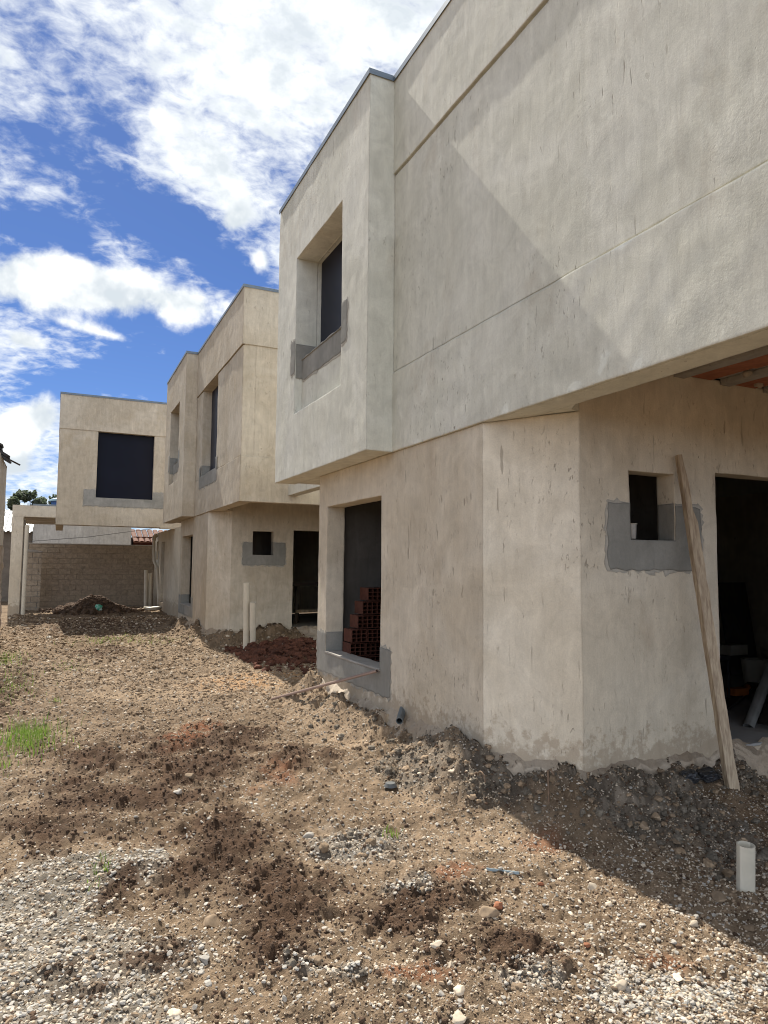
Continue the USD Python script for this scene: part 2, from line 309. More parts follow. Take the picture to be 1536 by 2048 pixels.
def simple(name, col, rough=0.8, var=0.25, scale=12.0, metallic=0.0, spec=0.3, stretch=(1, 1, 1), relief=0.0, col2=None, rnd=0.0):
    c = np.array(col); c2 = np.array(col2) if col2 is not None else c * (1 - var)
    n = {'g': ('geometry', {}), 'm': ('mapping', {'scale': stretch}), 'n': ('noise_texture', {'scale': scale, 'detail': 6.0, 'roughness': 0.65, 'distortion': 0.4}),
         'r': ('map_range', {'range_type': 'smoothstep', 'from_min': 0.32, 'from_max': 0.68, 'clamp': True}), 'c': ('mix_color', {'a': tuple(c2), 'b': tuple(c)}),
         'p': ('principled_bsdf', {'roughness': rough, 'metallic': metallic, 'specular_ior_level': spec})}
    L = [('g.position', 'm.vector'), ('m.vector', 'n.vector'), ('n.fac', 'r.value'), ('r.result', 'c.fac')]
    last = 'c.result'
    if rnd:
        n |= {'oi': ('object_info', {}), 'rr': ('map_range', {'to_min': 1 - rnd, 'to_max': 1 + rnd}), 'rc': ('combine_color', {}), 'rm': ('mix_color', {'blend_type': 'multiply', 'fac': 1.0, 'use_clamp': False})}
        L += [('oi.random', 'rr.value'), ('rr.result', 'rc.r'), ('rr.result', 'rc.g'), ('rr.result', 'rc.b'), (last, 'rm.a'), ('rc.color', 'rm.b')]; last = 'rm.result'
    L.append((last, 'p.base_color'))
    if relief:
        n['b'] = ('bump', {'strength': 1.0, 'distance': relief}); L += [('n.fac', 'b.height'), ('b.normal', 'p.normal')]
    return mat(name, n, L)


PL_UP = plaster('plaster_upper', (.58, .575, .495), (.66, .655, .58), (.27, .25, .205), pit=0.8, streak=.34, off=0.0, relief=0.0045)
PL_LOW = plaster('plaster_lower', (.53, .465, .36), (.615, .555, .45), (.24, .205, .155), pit=0.65, streak=0.35, off=3.0, relief=0.007, stain=(.36, .28, .20), stain_amt=0.4, splash=.5)
PL_FAR = plaster('plaster_far_houses', (.46, .395, .30), (.53, .47, .375), (.25, .205, .15), pit=0.45, off=8.0, relief=0.008, stain=(.40, .31, .19), stain_amt=0.4)
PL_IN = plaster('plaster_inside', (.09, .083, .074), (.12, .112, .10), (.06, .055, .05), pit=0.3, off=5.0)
PATCH = plaster('fresh_cement_patch', (.245, .24, .215), (.325, .315, .285), (.18, .175, .16), pit=0.3, streak=0.35, relief=0.004, stain=(.15, .155, .15), off=2.2)
ROUGH = plaster('eroded_concrete', (.36, .29, .215), (.47, .40, .315), (.12, .10, .08), pit=0.8, streak=0.1, relief=0.03, stain=(.22, .16, .10), stain_amt=0.6, off=1.1)
CONC = plaster('bare_concrete', (.31, .285, .25), (.37, .345, .31), (.15, .14, .12), pit=0.4, streak=0.2, relief=0.008, off=4.4)
SLAB = plaster('dusty_floor_concrete', (.27, .265, .255), (.34, .335, .325), (.15, .145, .14), pit=0.3, streak=0.0, relief=0.006, off=6.4)
METAL = simple('grey_zinc_flashing', (.17, .21, .25), rough=0.45, var=0.2, scale=3, metallic=0.35, spec=0.5)
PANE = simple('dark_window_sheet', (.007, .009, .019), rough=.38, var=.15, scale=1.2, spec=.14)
CLAY = simple('red_clay', (.095, .032, .019), rough=0.85, var=0.35, scale=20, relief=0.002, rnd=0.15)
CLAYTILE = simple('ceiling_clay', (.36, .135, .07), rough=0.9, var=0.3, scale=14, relief=0.002)
WOOD = simple('weathered_board', (.46, .37, .26), col2=(.25, .185, .125), rough=0.85, scale=16, stretch=(3, 3, 0.35), relief=0.002)
PVC = simple('cream_pvc', (.54, .485, .385), rough=0.45, var=0.12, scale=7, spec=0.4)
PVCW = simple('white_pvc', (.52, .48, .39), rough=0.4, var=0.12, scale=9, spec=0.4)
PVCB = simple('brown_pvc', (.27, .19, .155), rough=0.5, var=0.2, scale=9)
RUBBER = simple('black_plastic', (.018, .019, .022), rough=0.35, var=0.3, scale=15, spec=0.5)
DARKW = simple('dark_wood', (.07, .055, .045), rough=0.7, var=0.4, scale=14, stretch=(3, 3, .4))
STEEL = simple('rusty_steel', (.22, .15, .10), rough=0.7, var=0.4, scale=40, metallic=0.3)


# ------------------------------------------------------------------ ground
XM, XB = 2.8807, 2.5956            # main wall plane and bay plane of the row of houses
GZ = -0.30
PERIOD = 10.66


def seg_dist(x, y, a, b):
    a, b = np.array(a), np.array(b); d = b - a; t = np.clip(((x - a[0]) * d[0] + (y - a[1]) * d[1]) / (d @ d), 0, 1)
    return np.hypot(x - a[0] - t * d[0], y - a[1] - t * d[1])


def house_line(y0): return [(9.2, 8.03 + y0), (XM, 8.03 + y0), (XM, 4.40 + y0), (3.262, 3.742 + y0), (4.62, 3.742 + y0)]


def blobs(x, y, L, soft=0.5):
    w = np.zeros_like(x)
    for cx, cy, ra, rb, deg in L:
        a = math.radians(deg); u = ((x - cx) * math.cos(a) + (y - cy) * math.sin(a)) / ra; v = (-(x - cx) * math.sin(a) + (y - cy) * math.cos(a)) / rb
        w = np.maximum(w, np.clip((1.25 - np.hypot(u, v)) / soft, 0, 1))
    return w


DARK = [(1.0, 4.0, .42, .5, -24), (1.2, 3.25, .42, .4, -24), (1.5, 3.1, .35, .25, -24), (1.15, 5.6, .7, .6, -24), (1.32, 6.46, 1.03, 1.09, -23), (0.28, 6.3, 0.50, 0.85, -23), (0.65, 5.22, 0.80, 0.66, -24), (1.07, 4.43, 0.47, 0.51, -24), (1.22, 3.61, 0.47, 0.35, -24), (0.94, 3.01, 0.28, 0.24, -24), (1.72, 3.14, 0.30, 0.26, -24),
        (1.93, 5.75, 0.34, 0.62, -23), (-0.6, 10.24, 0.45, 3.2, 0), (0.32, 3.16, 0.12, 0.23, -24), (1.80, 2.62, 0.33, 0.16, -24), (0.38, 3.86, 0.15, 0.35, -24), (1.2, 20.5, 2.6, 3.2, 0), (0.9, 14.2, .8, 1.1, 0), (-.1, 4.9, .5, .3, -20)]
GRAVEL = [(-0.05, 3.95, 0.42, 0.62, -24), (0.05, 3.10, 0.38, 0.45, -24), (0.28, 2.85, 0.20, 0.19, -24), (0.54, 4.10, 0.20, 0.26, -24), (2.24, 2.07, 0.40, 0.20, -24), (2.12, 2.35, 0.15, 0.11, -24)]
RUBBLE = [(1.69, 3.90, 0.30, 0.30, -24), (1.76, 3.33, 0.13, 0.14, -24), (0.98, 2.86, 0.15, 0.11, -24), (1.15, 2.75, 0.12, 0.09, -24), (1.70, 2.46, 0.12, 0.12, -24)]
SAND = [(2.39, 9.79, 0.84, 1.28, -22), (3.3, 10.3, 0.72, 0.83, -22), (2.73, 4.9, 0.45, 0.77, -24), (2.75, 6.10, 0.5, 0.77, -23), (2.50, 3.62, 0.46, 0.39, -24), (2.6, 7.36, 0.55, 0.9, -23), (1.4, 9.3, .8, .8, 0)]
ORANGE = [(2.39, 9.9, 0.62, 0.8, -22), (3.2, 10.3, .5, .5, 0)]
RED = [(1.25, 6.99, 0.26, 0.7, -23), (2.08, 3.35, 0.22, 0.12, -24), (1.38, 2.57, 0.15, 0.12, -24), (2.70, 3.45, 0.20, 0.16, -24), (3.33, 8.9, 0.2, 0.4, -23), (2.40, 2.35, 0.24, 0.15, -24), (1.62, 5.29, 0.2, 0.34, -24)]
REDPILE = [(3.8, 12.3, .75, .9, 10)]
GREY = [(3.15, 4.24, 0.48, 0.42, -24), (3.60, 3.50, 0.53, 0.50, -24), (3.63, 2.96, 0.27, 0.40, -24), (4.45, 3.9, 0.64, 0.40, -24), (2.62, 4.9, .25, .5, 0)]


def soil(x, y):
    P = np.stack([x, y, 0 * x], -1)
    w1 = (meshkit.fbm(P * 1.6, 4, seed=1) - .5) * 0.9; w2 = (meshkit.fbm(P * 1.6 + 30, 4, seed=2) - .5) * 0.9
    xx_, yy_ = x + w1 * 0.55, y + w2 * 0.55
    brk = meshkit.fbm(P * 4.5 + 9, 4, seed=3)
    out = {}
    for k, L, s in (('dark', DARK, 1.1), ('gravel', GRAVEL, .5), ('rubble', RUBBLE, .6), ('sand', SAND, .8), ('orange', ORANGE, .9), ('red', RED, .9), ('redpile', REDPILE, .5), ('grey', GREY, .5)):
        w = blobs(xx_, yy_, L, s); out[k] = np.clip(w * (1.4 if k == 'dark' else 1.35) - np.clip(brk - .38, 0, 1) * 2.0 * (w < .999) - (brk - .5) * .7 * w, 0, 1)
    return out


def house_mound(x, y):
    d = np.full_like(x, 9.0); inside = np.zeros(x.shape, bool)
    for y0 in (0.0, PERIOD):
        L = house_line(y0)
        for a, b in zip(L, L[1:]): d = np.minimum(d, seg_dist(x, y, a, b))
        inside |= (x > XM) & (y < 8.03 + y0) & (y > 3.742 + y0) & (x - XM > (4.40 + y0 - y) * 0.58)
    return d, inside


def ground_z(x, y, detail=True):
    x, y = np.asarray(x, float), np.asarray(y, float)
    P = np.stack([x, y, 0 * x], -1); near = np.clip(1 - (np.hypot(np.maximum(np.abs(x - 2) - 6, 0), np.maximum(np.abs(y - 12) - 20, 0))) / 6, 0, 1)
    z = GZ + near * (0.10 * (meshkit.fbm(P * 0.55, 3, seed=5) - .5) + 0.075 * (meshkit.fbm(P * 2.1, 3, seed=6) - .5))
    d, inside = house_mound(x, y)
    lump = 0.25 + 1.4 * meshkit.fbm(P * 3.1 + 4, 3, seed=8)
    z = z + near * 0.27 * np.exp(-(d / 0.30) ** 2) * lump
    z = np.where(inside, np.minimum(z, -0.15), z)
    g = lambda cx, cy, r, h: h * np.exp(-((x - cx) ** 2 + (y - cy) ** 2) / r ** 2)
    z = z + g(2.72, 4.55, .28, .10) + g(3.0, 3.95, .30, .06) + g(2.7, 6.9, .3, .07) + g(2.75, 7.9, .25, .10) + g(3.75, 12.25, .7, .20) + g(4.4, 12.5, .6, .12) + g(3.22, 2.46, .13, .045)
    z = z + g(1.18, 25.6, .65, .42) + g(.3, 25.8, .6, .12) + g(-1.0, 22.4, .6, .13)
    if detail:
        s = soil(x, y); z = z + near * .02 * s['dark'] * (meshkit.fbm(P * 2.6 + 3, 3, seed=16) + .2); amp = 0.70 + 0.45 * s['dark'] + .5 * s['rubble'] + .8 * s['grey'] + 1.2 * s['redpile'] - .25 * s['sand'] - .25 * s['gravel']
        r1 = np.abs(meshkit.fbm(P * 6.5 + 2, 3, seed=9) - .5) * 2
        r2 = meshkit.fbm(P * 17.0, 3, seed=10) - .5
        r3 = meshkit.noise(P * 46.0, seed=11) - .5
        z = z + near * amp * (0.050 * (r1 - .25) + 0.060 * r2 + 0.016 * r3 + (0.03 + 0.05 * np.clip((y - 5) / 6, 0, 1)) * (meshkit.fbm(P * 9.5, 3, seed=14) - .5))
        pile = np.exp(-(((x - 1.0) / 1.3) ** 2 + ((y - 25.6) / 1.0) ** 2)); z = z + pile * .22 * (meshkit.fbm(P * 3.3, 4, seed=12) - .5)
        hv = np.exp(-(d / .45) ** 2) * (~inside); z = z + near * hv * .13 * (meshkit.fbm(P * 8.0, 4, seed=13) - .5)
    return z


def soil_color(x, y):
    s = soil(x, y); P = np.stack([x, y, 0 * x], -1)
    a = meshkit.fbm(P * 1.3 + 7, 4, seed=20)[..., None]; b = meshkit.fbm(P * 9.0, 4, seed=21)[..., None]; c = meshkit.noise(P * 60.0, seed=22)[..., None]
    C = lambda *v: np.array(v)
    col = C(.150, .103, .064) * (1 - a) + C(.255, .188, .125) * a
    def lay(k, c0, amt=1.0):
        nonlocal col; w = (s[k] * amt)[..., None]; col = col * (1 - w) + np.array(c0) * w
    lay('sand', (.32, .235, .155), .65); lay('orange', (.40, .235, .115), .65); lay('gravel', (.20, .178, .145), .85); lay('rubble', (.23, .21, .18), .75)
    lay('grey', (.155, .132, .105), .8); lay('dark', (.078, .046, .028), .94); lay('red', (.22, .085, .04), .6); lay('redpile', (.10, .042, .026), .95)
    return np.clip(col * (0.55 + 0.9 * b) * (0.78 + 0.44 * c), 0.01, 0.9)


def make_ground():
    xs = [-400, -120, -40, -15, -6, -3, -2]; xs = np.concatenate([xs, np.arange(-1.5, 5.2, .0145), np.arange(5.2, 9.6, .12), [11, 15, 25, 60, 150, 400]])
    ys = [-300, -100, -30, -8, -2, 0, .8]; y = 1.25; fine = []
    while y < 29: fine.append(y); y += max(.0115, .0045 * y)
    ys = np.concatenate([ys, fine, [29.5, 31, 34, 40, 55, 90, 160, 400]])
    X, Y = np.meshgrid(xs, ys); Z = ground_z(X, Y); col = soil_color(X, Y)
    v = np.stack([X, Y, Z], -1).reshape(-1, 3); ny, nx = X.shape; i = np.arange(ny * nx).reshape(ny, nx)
    q = np.stack([i[:-1, :-1], i[:-1, 1:], i[1:, 1:], i[1:, :-1]], -1).reshape(-1, 4)
    f = np.vstack([q[:, [0, 1, 2]], q[:, [0, 2, 3]]])
    n = {'a': ('attribute', {'attribute': 'soil_color'}), 'g': ('geometry', {}), 'n': ('noise_texture', {'scale': 120.0, 'detail': 4.0, 'roughness': 0.7}),
         'r': ('map_range', {'from_min': .25, 'from_max': .75, 'to_min': .72, 'to_max': 1.28}), 'k': ('combine_color', {}), 'c': ('mix_color', {'blend_type': 'multiply', 'fac': 1.0, 'use_clamp': False}),
         'b': ('bump', {'strength': 1.0, 'distance': 0.012}), 'p': ('principled_bsdf', {'roughness': 0.95, 'specular_ior_level': 0.15})}
    m = mat('bare_earth', n, [('g.position', 'n.vector'), ('n.fac', 'r.value'), ('r.result', 'k.r'), ('r.result', 'k.g'), ('r.result', 'k.b'), ('a.color', 'c.a'), ('k.color', 'c.b'), ('c.result', 'p.base_color'), ('n.fac', 'b.height'), ('b.normal', 'p.normal')])
    path = part('ground', TM(v, f), m, smooth=True, kind='structure', label='bare building-site earth between the house row and the left wall')
    pv = UsdGeom.PrimvarsAPI(stage.GetPrimAtPath(path)).CreatePrimvar('soil_color', T.Color3fArray, 'vertex')
    pv.Set(Vt.Vec3fArray.FromNumpy(col.reshape(-1, 3).astype(np.float32)))


make_ground()
tag(dome.GetPrim(), kind='structure')

# ------------------------------------------------------------------ houses of the row
def bay_shell(xb, xm, ya, yb, zb, zt, ny0, ny1, nz0, nz1, nsill):
    b = bx(xb, xm + .05, ya, yb, zb, zt)
    b = b - bx(xb - .1, 2.885, ny0, ny1, nsill, nz1) - bx(xb - .1, xb + .095, ny0, ny1, nz0, nsill + .01)
    return b - bx(2.885 - .001, xm + .2, ny0 + .0, ny1, nsill, nz1)


def ledge(poly_y0, poly_y1, x_front, x_back, z0, z1, slope=.012):
    """A thicker lower band whose top edge is bevelled."""
    cs = m3.CrossSection([np.array([(x_back, z0), (x_front, z0), (x_front, z1 - slope), (x_back, z1)])], m3.FillRule.NonZero)
    man = m3.Manifold.extrude(cs, poly_y1 - poly_y0)      # (x, z) extruded along y
    mm = man.to_mesh(); v = mm.vert_properties[:, :3]; v = np.stack([v[:, 0], v[:, 2] + poly_y0, v[:, 1]], 1)
    return m3.Manifold(m3.Mesh(np.asarray(v, np.float32), np.ascontiguousarray(mm.tri_verts[:, ::-1])))


def footing_mesh(y0, res=0.02):
    L = house_line(y0)[:0:-1] if False else house_line(y0)[1:]
    P = [np.array(q) for q in L]; P[-1] = np.array([7.5, P[-1][1]])
    P = [np.array([6.0, 8.03 + y0])] + P
    S, N = [], []
    for a, b in zip(P, P[1:]):
        d = b - a; ln = np.linalg.norm(d); k = max(2, int(ln / res)); t = d / ln; nrm = np.array([t[1], -t[0]])
        for j in range(k): S.append(a + d * j / k); N.append(nrm)
    S.append(P[-1]); N.append(N[-1]); S, N = np.array(S), np.array(N)
    # outward = away from the house interior
    c = np.array([5.0, 6.0 + y0]); sg = np.sign(((S - c) * N).sum(1)); N = N * np.where(sg == 0, 1, sg)[:, None]
    k = 9; Nn = N.copy()
    for _ in range(3): Nn[1:-1] = (Nn[:-2] + Nn[1:-1] + Nn[2:]) / 3
    N = Nn / np.linalg.norm(Nn, axis=1, keepdims=True)
    ts = np.linspace(0, 1, 32); V = []
    s3 = np.column_stack([S, np.zeros(len(S))])
    top = 0.015 + 0.10 * (meshkit.fbm(s3 * 2.6 + 3, 4, seed=31) - .47) + 0.12 * (meshkit.fbm(s3 * 11 + 3, 4, seed=34) - .47)
    for t in ts:
        z = top * (1 - t) - 0.55 * t
        q = np.column_stack([S, z]); o = -0.03 + 0.055 * min(1, t * 9) + 0.10 * t + min(1, t * 5) * (0.14 * (meshkit.fbm(q * 4.0, 4, seed=32) - .42) + 0.13 * (meshkit.fbm(q * 13, 4, seed=33) - .5) + 0.05 * (meshkit.fbm(q * 34, 2, seed=35) - .5))
        V.append(np.column_stack([S + N * o[:, None], z]))
    V = np.array(V); a, b = V.shape[:2]; i = np.arange(a * b).reshape(a, b)
    q = np.stack([i[:-1, :-1], i[:-1, 1:], i[1:, 1:], i[1:, :-1]], -1).reshape(-1, 4)
    f = np.vstack([q[:, [0, 1, 2]], q[:, [0, 2, 3]]]); return TM(V.reshape(-1, 3), f)


def window_room(root, x0, x1, y0, y1, z0, z1):
    """The room behind an opening: five inner faces with thickness."""
    t = .06
    sh = bx(x0, x1, y0, y1, z0, z1)
    return sh


def house(label, y0, zb, zmid, zs, zt, up, low, niche, tall=None):
    root = thing('house', label, 'house', (XM, 5.0 + y0, 0))
    ya, yb, y_near, y_far, xe = 5.934 + y0, 8.982 + y0, 1.54 + y0, 8.90 + y0, 9.2
    if y0: ya, yb, y_near = 16.70, 19.95, 12.17
    ny0, ny1, nz0, nz1, nsill = niche
    # lane-side upper wall with its holes
    poly = rect(y_near, y_far, zb, zt - .02).difference(rect(ny0, ny1, nsill, nz1))
    if tall: poly = poly.difference(rect(*tall))
    w = wall(poly, (XM, 0), (0, 1), (-1, 0), .235) - bx(XM - .1, XM + .022, y_near - .1, ya if not y0 else y_far, zs - .022, zs + .001) - bx(XM - .1, XM + .004, y_near - .1, ya if not y0 else y_far, zmid - .01, zmid + .009) - bx(XM - .1, XM + .020, y_near - .1, y_far + .1, zb - .1, zmid - .011)
    part('upper_wall', hand(w), up, root, 30)
    part('upper_wall', hand(bx(XM + .235, xe, y_near, y_near + .2, zb, zt - .02)), up, root, 30, label='gable-side upper wall over the carport')
    part('upper_wall', hand(bx(XM + .235, xe, y_far - .18, y_far, zb, zt - .02)), up, root, 30, label='rear upper wall')
    part('upper_wall', hand(bx(xe, xe + .18, y_near, y_far, zb, zt - .02), .4), up, root, 30, label='far side upper wall')
    # parapet band (proud) and thicker lower band
    pz = zs
    par = (bx(XM - .018, XM - .0005, y_near - .018, y_far, pz, zt)) + bx(XM - .0005, xe, y_near - .018, y_near - .0005, pz, zt)
    part('parapet_band', hand(par, .12), up, root, 30)
    lo = ledge(y_near - .008, y_far, XM - .012, XM + .019, zb, zmid, .006)
    if tall: lo = lo - bx(XM - .1, XM + .1, tall[0], tall[1], tall[2], zmid + .1)
    lo = hand(lo, .06, .0052); k = np.abs(lo.vertices[:, 2] - zmid) < .03; vv = lo.vertices.copy(); vv[k, 2] += .030 * (meshkit.fbm(vv[k] * 6.0, 4, seed=71) - .5); vv[k, 0] -= .006 * (meshkit.fbm(vv[k] * 3.0, 3, seed=72) - .5); lo.vertices = vv
    part('lower_band', lo, up, root, 30)
    lo2 = bx(XM - .0005, xe, y_near - .012, y_near - .0005, zb, zmid)
    part('lower_band', hand(lo2, .12), up, root, 30)
    # the bay
    b = bay_shell(XB, XM, ya, yb, zb - .004, zt, ny0, ny1, nz0, nz1, nsill)
    b = b - bx(XM - .0187, XM + .3, ya, yb, zb - .1, zt + .1) + (bx(XM - .0187, XM - .001, ya, y_far + .08, zb - .004, zt) - bx(XM - .1, XM + .2, ny0, ny1, nsill, nz1))
    bay = part('bay', hand(b, .10), up, root, 30)
    # window panes and dark rooms
    part('window_pane', bx(2.93, 2.938, ny0 - .01, ny1 + .01, nsill - .01, nz1 + .01), PANE, bay)
    if tall: part('window_pane', bx(XM + .20, XM + .208, tall[0] - .0, tall[1] + .0, tall[2], tall[3]), PANE, root, label='tall window pane')
    # flashings
    t = .055
    fl = bx(XM - .032, XM + .26, y_near - .032, y_far, zt, zt + .012) + bx(XM - .032, XM - .027, y_near - .032, y_far, zt - t + .012, zt + .0) + bx(XM - .032, xe, y_near - .032, y_near + .2, zt, zt + .012) + bx(XM - .032, xe, y_near - .032, y_near - .027, zt - t + .012, zt)
    part('roof_flashing', fl, METAL, root)
    fb = bx(XB - .014, XM - .033, ya - .014, yb + .014, zt + .001, zt + .013) + bx(XB - .014, XB - .009, ya - .014, yb + .014, zt - t + .012, zt + .001) + bx(XB - .009, XM - .033, ya - .014, ya - .009, zt - t + .012, zt + .001)
    part('roof_flashing', fb, METAL, bay)
    part('flat_roof', bx(XM + .24, xe, y_near + .21, y_far - .19, zt - .45, zt - .33), CONC, root)
    part('upper_floor', bx(XM + .236, xe - .001, 3.92 + y0, y_far - .185, 2.86, 3.0), CONC, root)
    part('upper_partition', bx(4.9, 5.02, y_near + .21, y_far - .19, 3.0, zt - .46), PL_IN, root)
    # lower storey
    zc = 2.84
    poly = rect(4.40 + y0, 8.03 + y0, -.30, zb - .002).difference(rect(6.214 + y0, 7.742 + y0, .335, 2.053))
    part('lower_wall', hand(wall(poly, (XM + .012, 0), (0, 1), (-1, 0), .22), .09), low, root, 30)
    a, c = np.array([XM + .012, 4.40 + y0]), np.array([3.262, 3.742 + y0]); d = c - a; ln = np.linalg.norm(d); u = d / ln; nn = np.array([u[1], -u[0]])
    if nn[0] > 0: nn = -nn
    part('lower_wall', hand(wall(rect(0, ln, -.30, zb - .003), a, u, nn, .16), .09), low, root, 30, label='slanted corner wall')
    poly = rect(3.262, xe, -.30, zc).difference(rect(3.712, 4.160, 1.560, 2.058)).difference(rect(4.605, 5.46, -.02, 2.10))
    part('lower_wall', hand(wall(poly, (0, 3.742 + y0), (1, 0), (0, -1), .165), .09), low, root, 30, label='carport wall with door and little window')
    part('lower_wall', hand(bx(XM + .24, xe, 7.88 + y0, 8.03 + y0, .02, zb), .2), low, root, 30, label='rear lower wall')
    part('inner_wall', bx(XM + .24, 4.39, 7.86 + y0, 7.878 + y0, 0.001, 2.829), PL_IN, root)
    part('lower_wall', bx(xe, xe + .18, y_near, 8.03 + y0, -.2, zb), low, root, label='far side lower wall')
    # corner piece closing between slanted wall top and soffit
    part('soffit', hand(bx(XM + .235, xe, 7.9 + y0, y_far - .185, zb + .02, zb + .1), .2), up, root, 30)
    tri = m3.Manifold.extrude(m3.CrossSection([np.array([(XM + .236, 4.42 + y0), (XM + .236, 3.60 + y0), (3.20, 3.741 + y0), (3.262, 3.741 + y0), (XM + .30, 4.42 + y0)])], m3.FillRule.EvenOdd), .38).translate([0, 0, zb + .003])
    part('soffit', hand(tri, .15), up, root, 30, label='small soffit above the slanted corner')
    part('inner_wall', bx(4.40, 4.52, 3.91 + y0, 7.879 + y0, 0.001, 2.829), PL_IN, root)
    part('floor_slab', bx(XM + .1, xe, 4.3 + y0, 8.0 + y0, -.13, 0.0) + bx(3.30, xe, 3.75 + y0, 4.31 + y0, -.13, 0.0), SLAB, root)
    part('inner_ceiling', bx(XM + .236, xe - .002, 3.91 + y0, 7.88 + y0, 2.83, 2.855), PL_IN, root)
    part('footing', footing_mesh(y0), ROUGH, root, True)
    return root, bay


HALO = plaster('cement_smear', (.37, .35, .30), (.45, .425, .37), (.24, .23, .20), pit=.3, off=1.3, relief=.004)


def patch(root, poly, x, nrm_x=True, seed=0, thick=.005, label='grey cement patch', y=None, step=.05, amp=.006, cut=None):
    p = ragged(poly, amp, step, seed); p2 = ragged(poly.buffer(.018), amp * 2.2, step * .7, seed + 500)
    if cut is not None: p, p2 = p.difference(cut), p2.difference(cut)
    p2 = max(getattr(p2, 'geoms', [p2]), key=lambda t: t.area)
    if nrm_x: w = wall(p, (x - thick, 0), (0, 1), (-1, 0), thick - .0005)
    else: w = wall(p, (0, y - thick), (1, 0), (0, -1), thick - .0005)
    part('cement_patch', hand(w, .12), PATCH, root, 30)
    w = wall(p2, (x - thick * .5, 0), (0, 1), (-1, 0), thick * .5 - .0005) if nrm_x else wall(p2, (0, y - thick * .5), (1, 0), (0, -1), thick * .5 - .0005)
    part('cement_smear', hand(w, .12), HALO, root, 30)


nA = (6.62, 8.19, 3.235, 5.24, 3.93)
houseA, bayA = house('nearest house, its long blank upper wall filling the right of the view', 0.0, 2.452, 3.226, 5.236, 6.239, PL_UP, PL_LOW, nA)
nB = (17.55, 19.05, 3.43, 5.40, 3.98)
houseB, bayB = house('middle house with a tall window beside its window bay', PERIOD, 2.475, 3.295, 5.335, 6.43, PL_FAR, PL_FAR, nB, (14.32, 15.97, 3.34, 5.333))

# fresh patches round the window sills
def bay_patches(bay, ny0, ny1, nsill, seed):
    patch(bay, rect(ny1 - .0, ny1 + .17, nsill - .18, nsill + .25), XB, seed=seed, cut=rect(0, ny1, 0, 9))
    patch(bay, rect(ny0 - .16, ny0, nsill - .27, nsill + .17), XB, seed=seed + 1, cut=rect(ny0, 99, 0, 9))
    patch(bay, rect(ny0 + .004, ny1 - .004, nsill - .27, nsill + .003), XB + .095, seed=seed + 2, step=.12, amp=.004)
    part('cement_patch', bx(XB + .01, 2.925, ny1 - .006, ny1 - .0005, nsill - .24, nsill + .20), PATCH, bay); part('cement_patch', bx(XB + .01, 2.925, ny0 + .0005, ny0 + .006, nsill - .24, nsill + .1), PATCH, bay); part('cement_patch', bx(XB + .08, 2.93, ny0 + .006, ny1 - .006, nsill - .003, nsill + .005), PATCH, bay)


bay_patches(bayA, nA[0], nA[1], nA[4], 100); bay_patches(bayB, nB[0], nB[1], nB[4], 110)
hole = rect(6.214, 7.742, .335, 3)
LX = XM + .012


def lower_patches(root, y0, seed):
    hole = rect(6.214 + y0, 7.742 + y0, .335, 3)
    patch(root, rect(5.98 + y0, 8.03 + y0, .10, .56).difference(rect(6.24 + y0, 7.72 + y0, -1, .06)), LX, seed=seed, cut=hole.buffer(.0))
    part('cement_patch', hand(bx(LX + .005, LX + .215, 7.736 + y0, 7.7415 + y0, .335, .57), .15), PATCH, root, 30)
    part('window_sill', hand(bx(LX - .012, LX + .20, 6.216 + y0, 7.735 + y0, .325, .347), .08, .007), CONC, root, 30, label='pale concrete window sill')
    dh = rect(3.712, 4.160, 1.560, 2.058)
    patch(root, rect(3.50, 4.43, 1.34, 1.82), 0, nrm_x=False, y=3.742 + y0, seed=seed + 5, cut=dh)
    part('cement_patch', hand(bx(4.1545, 4.1595, 3.75 + y0, 3.90 + y0, 1.562, 1.84), .15), PATCH, root, 30)


lower_patches(houseA, 0, 120); lower_patches(houseB, PERIOD, 140)
patch(houseB, rect(14.18, 16.15, 3.06, 3.55), XM - .012, seed=150, cut=rect(14.32, 15.97, 3.34, 6))
part('cement_patch', bx(XM + .002, XM + .19, 15.964, 15.9695, 3.342, 3.60), PATCH, houseB)

# carport ceiling of the near house: concrete joists with clay blocks between
def ceiling(root, y0, x_end, tiles):
    ya, yb = 1.75 + y0, 3.740 + y0
    part('ceiling_slab', bx(XM + .236, 9.19, ya - .005, yb, 2.852, 2.93), CONC, root)
    rng = np.random.default_rng(5)
    x = 3.16
    while tiles and x < x_end:
        part('ceiling_joist', hand(bx(x, x + .105, ya, yb - .002, 2.806, 2.8515), .3, .006), CONC, root, 30)
        L = .40; k = 0; y = ya
        while y < yb - .05:
            e = min(y + L, yb - .002); dz = rng.uniform(-.006, .004)
            part('ceiling_block', bx(x + .109, x + .40 + rng.uniform(-.003, .002), y + .004, e - .004, 2.826 + dz, 2.8515), CLAYTILE, root); y += L
        x += .51 - .0
    if not tiles: part('ceiling_slab', bx(XM + .236, 9.19, ya, yb, 2.82, 2.8515), CONC, root)


ceiling(houseA, 0.0, 6.9, True); ceiling(houseB, PERIOD, 0, False)
# drips of mortar on the ceiling
for k, (x, y) in enumerate([(4.62, 3.45), (4.98, 3.62), (5.3, 3.3)]):
    t = clod(.035, 300 + k, 1); t.apply_translation([x, y, 2.815]); part('mortar_lump', t, ROUGH, houseA, True)

# beam that ties the two houses
lb = part('tie_beam', hand(bx(3.77, 3.95, 8.905, 12.155, 2.62, 2.97), .12), PL_UP, smooth=30, label='plastered concrete beam linking the near house to the middle house', cat='beam')

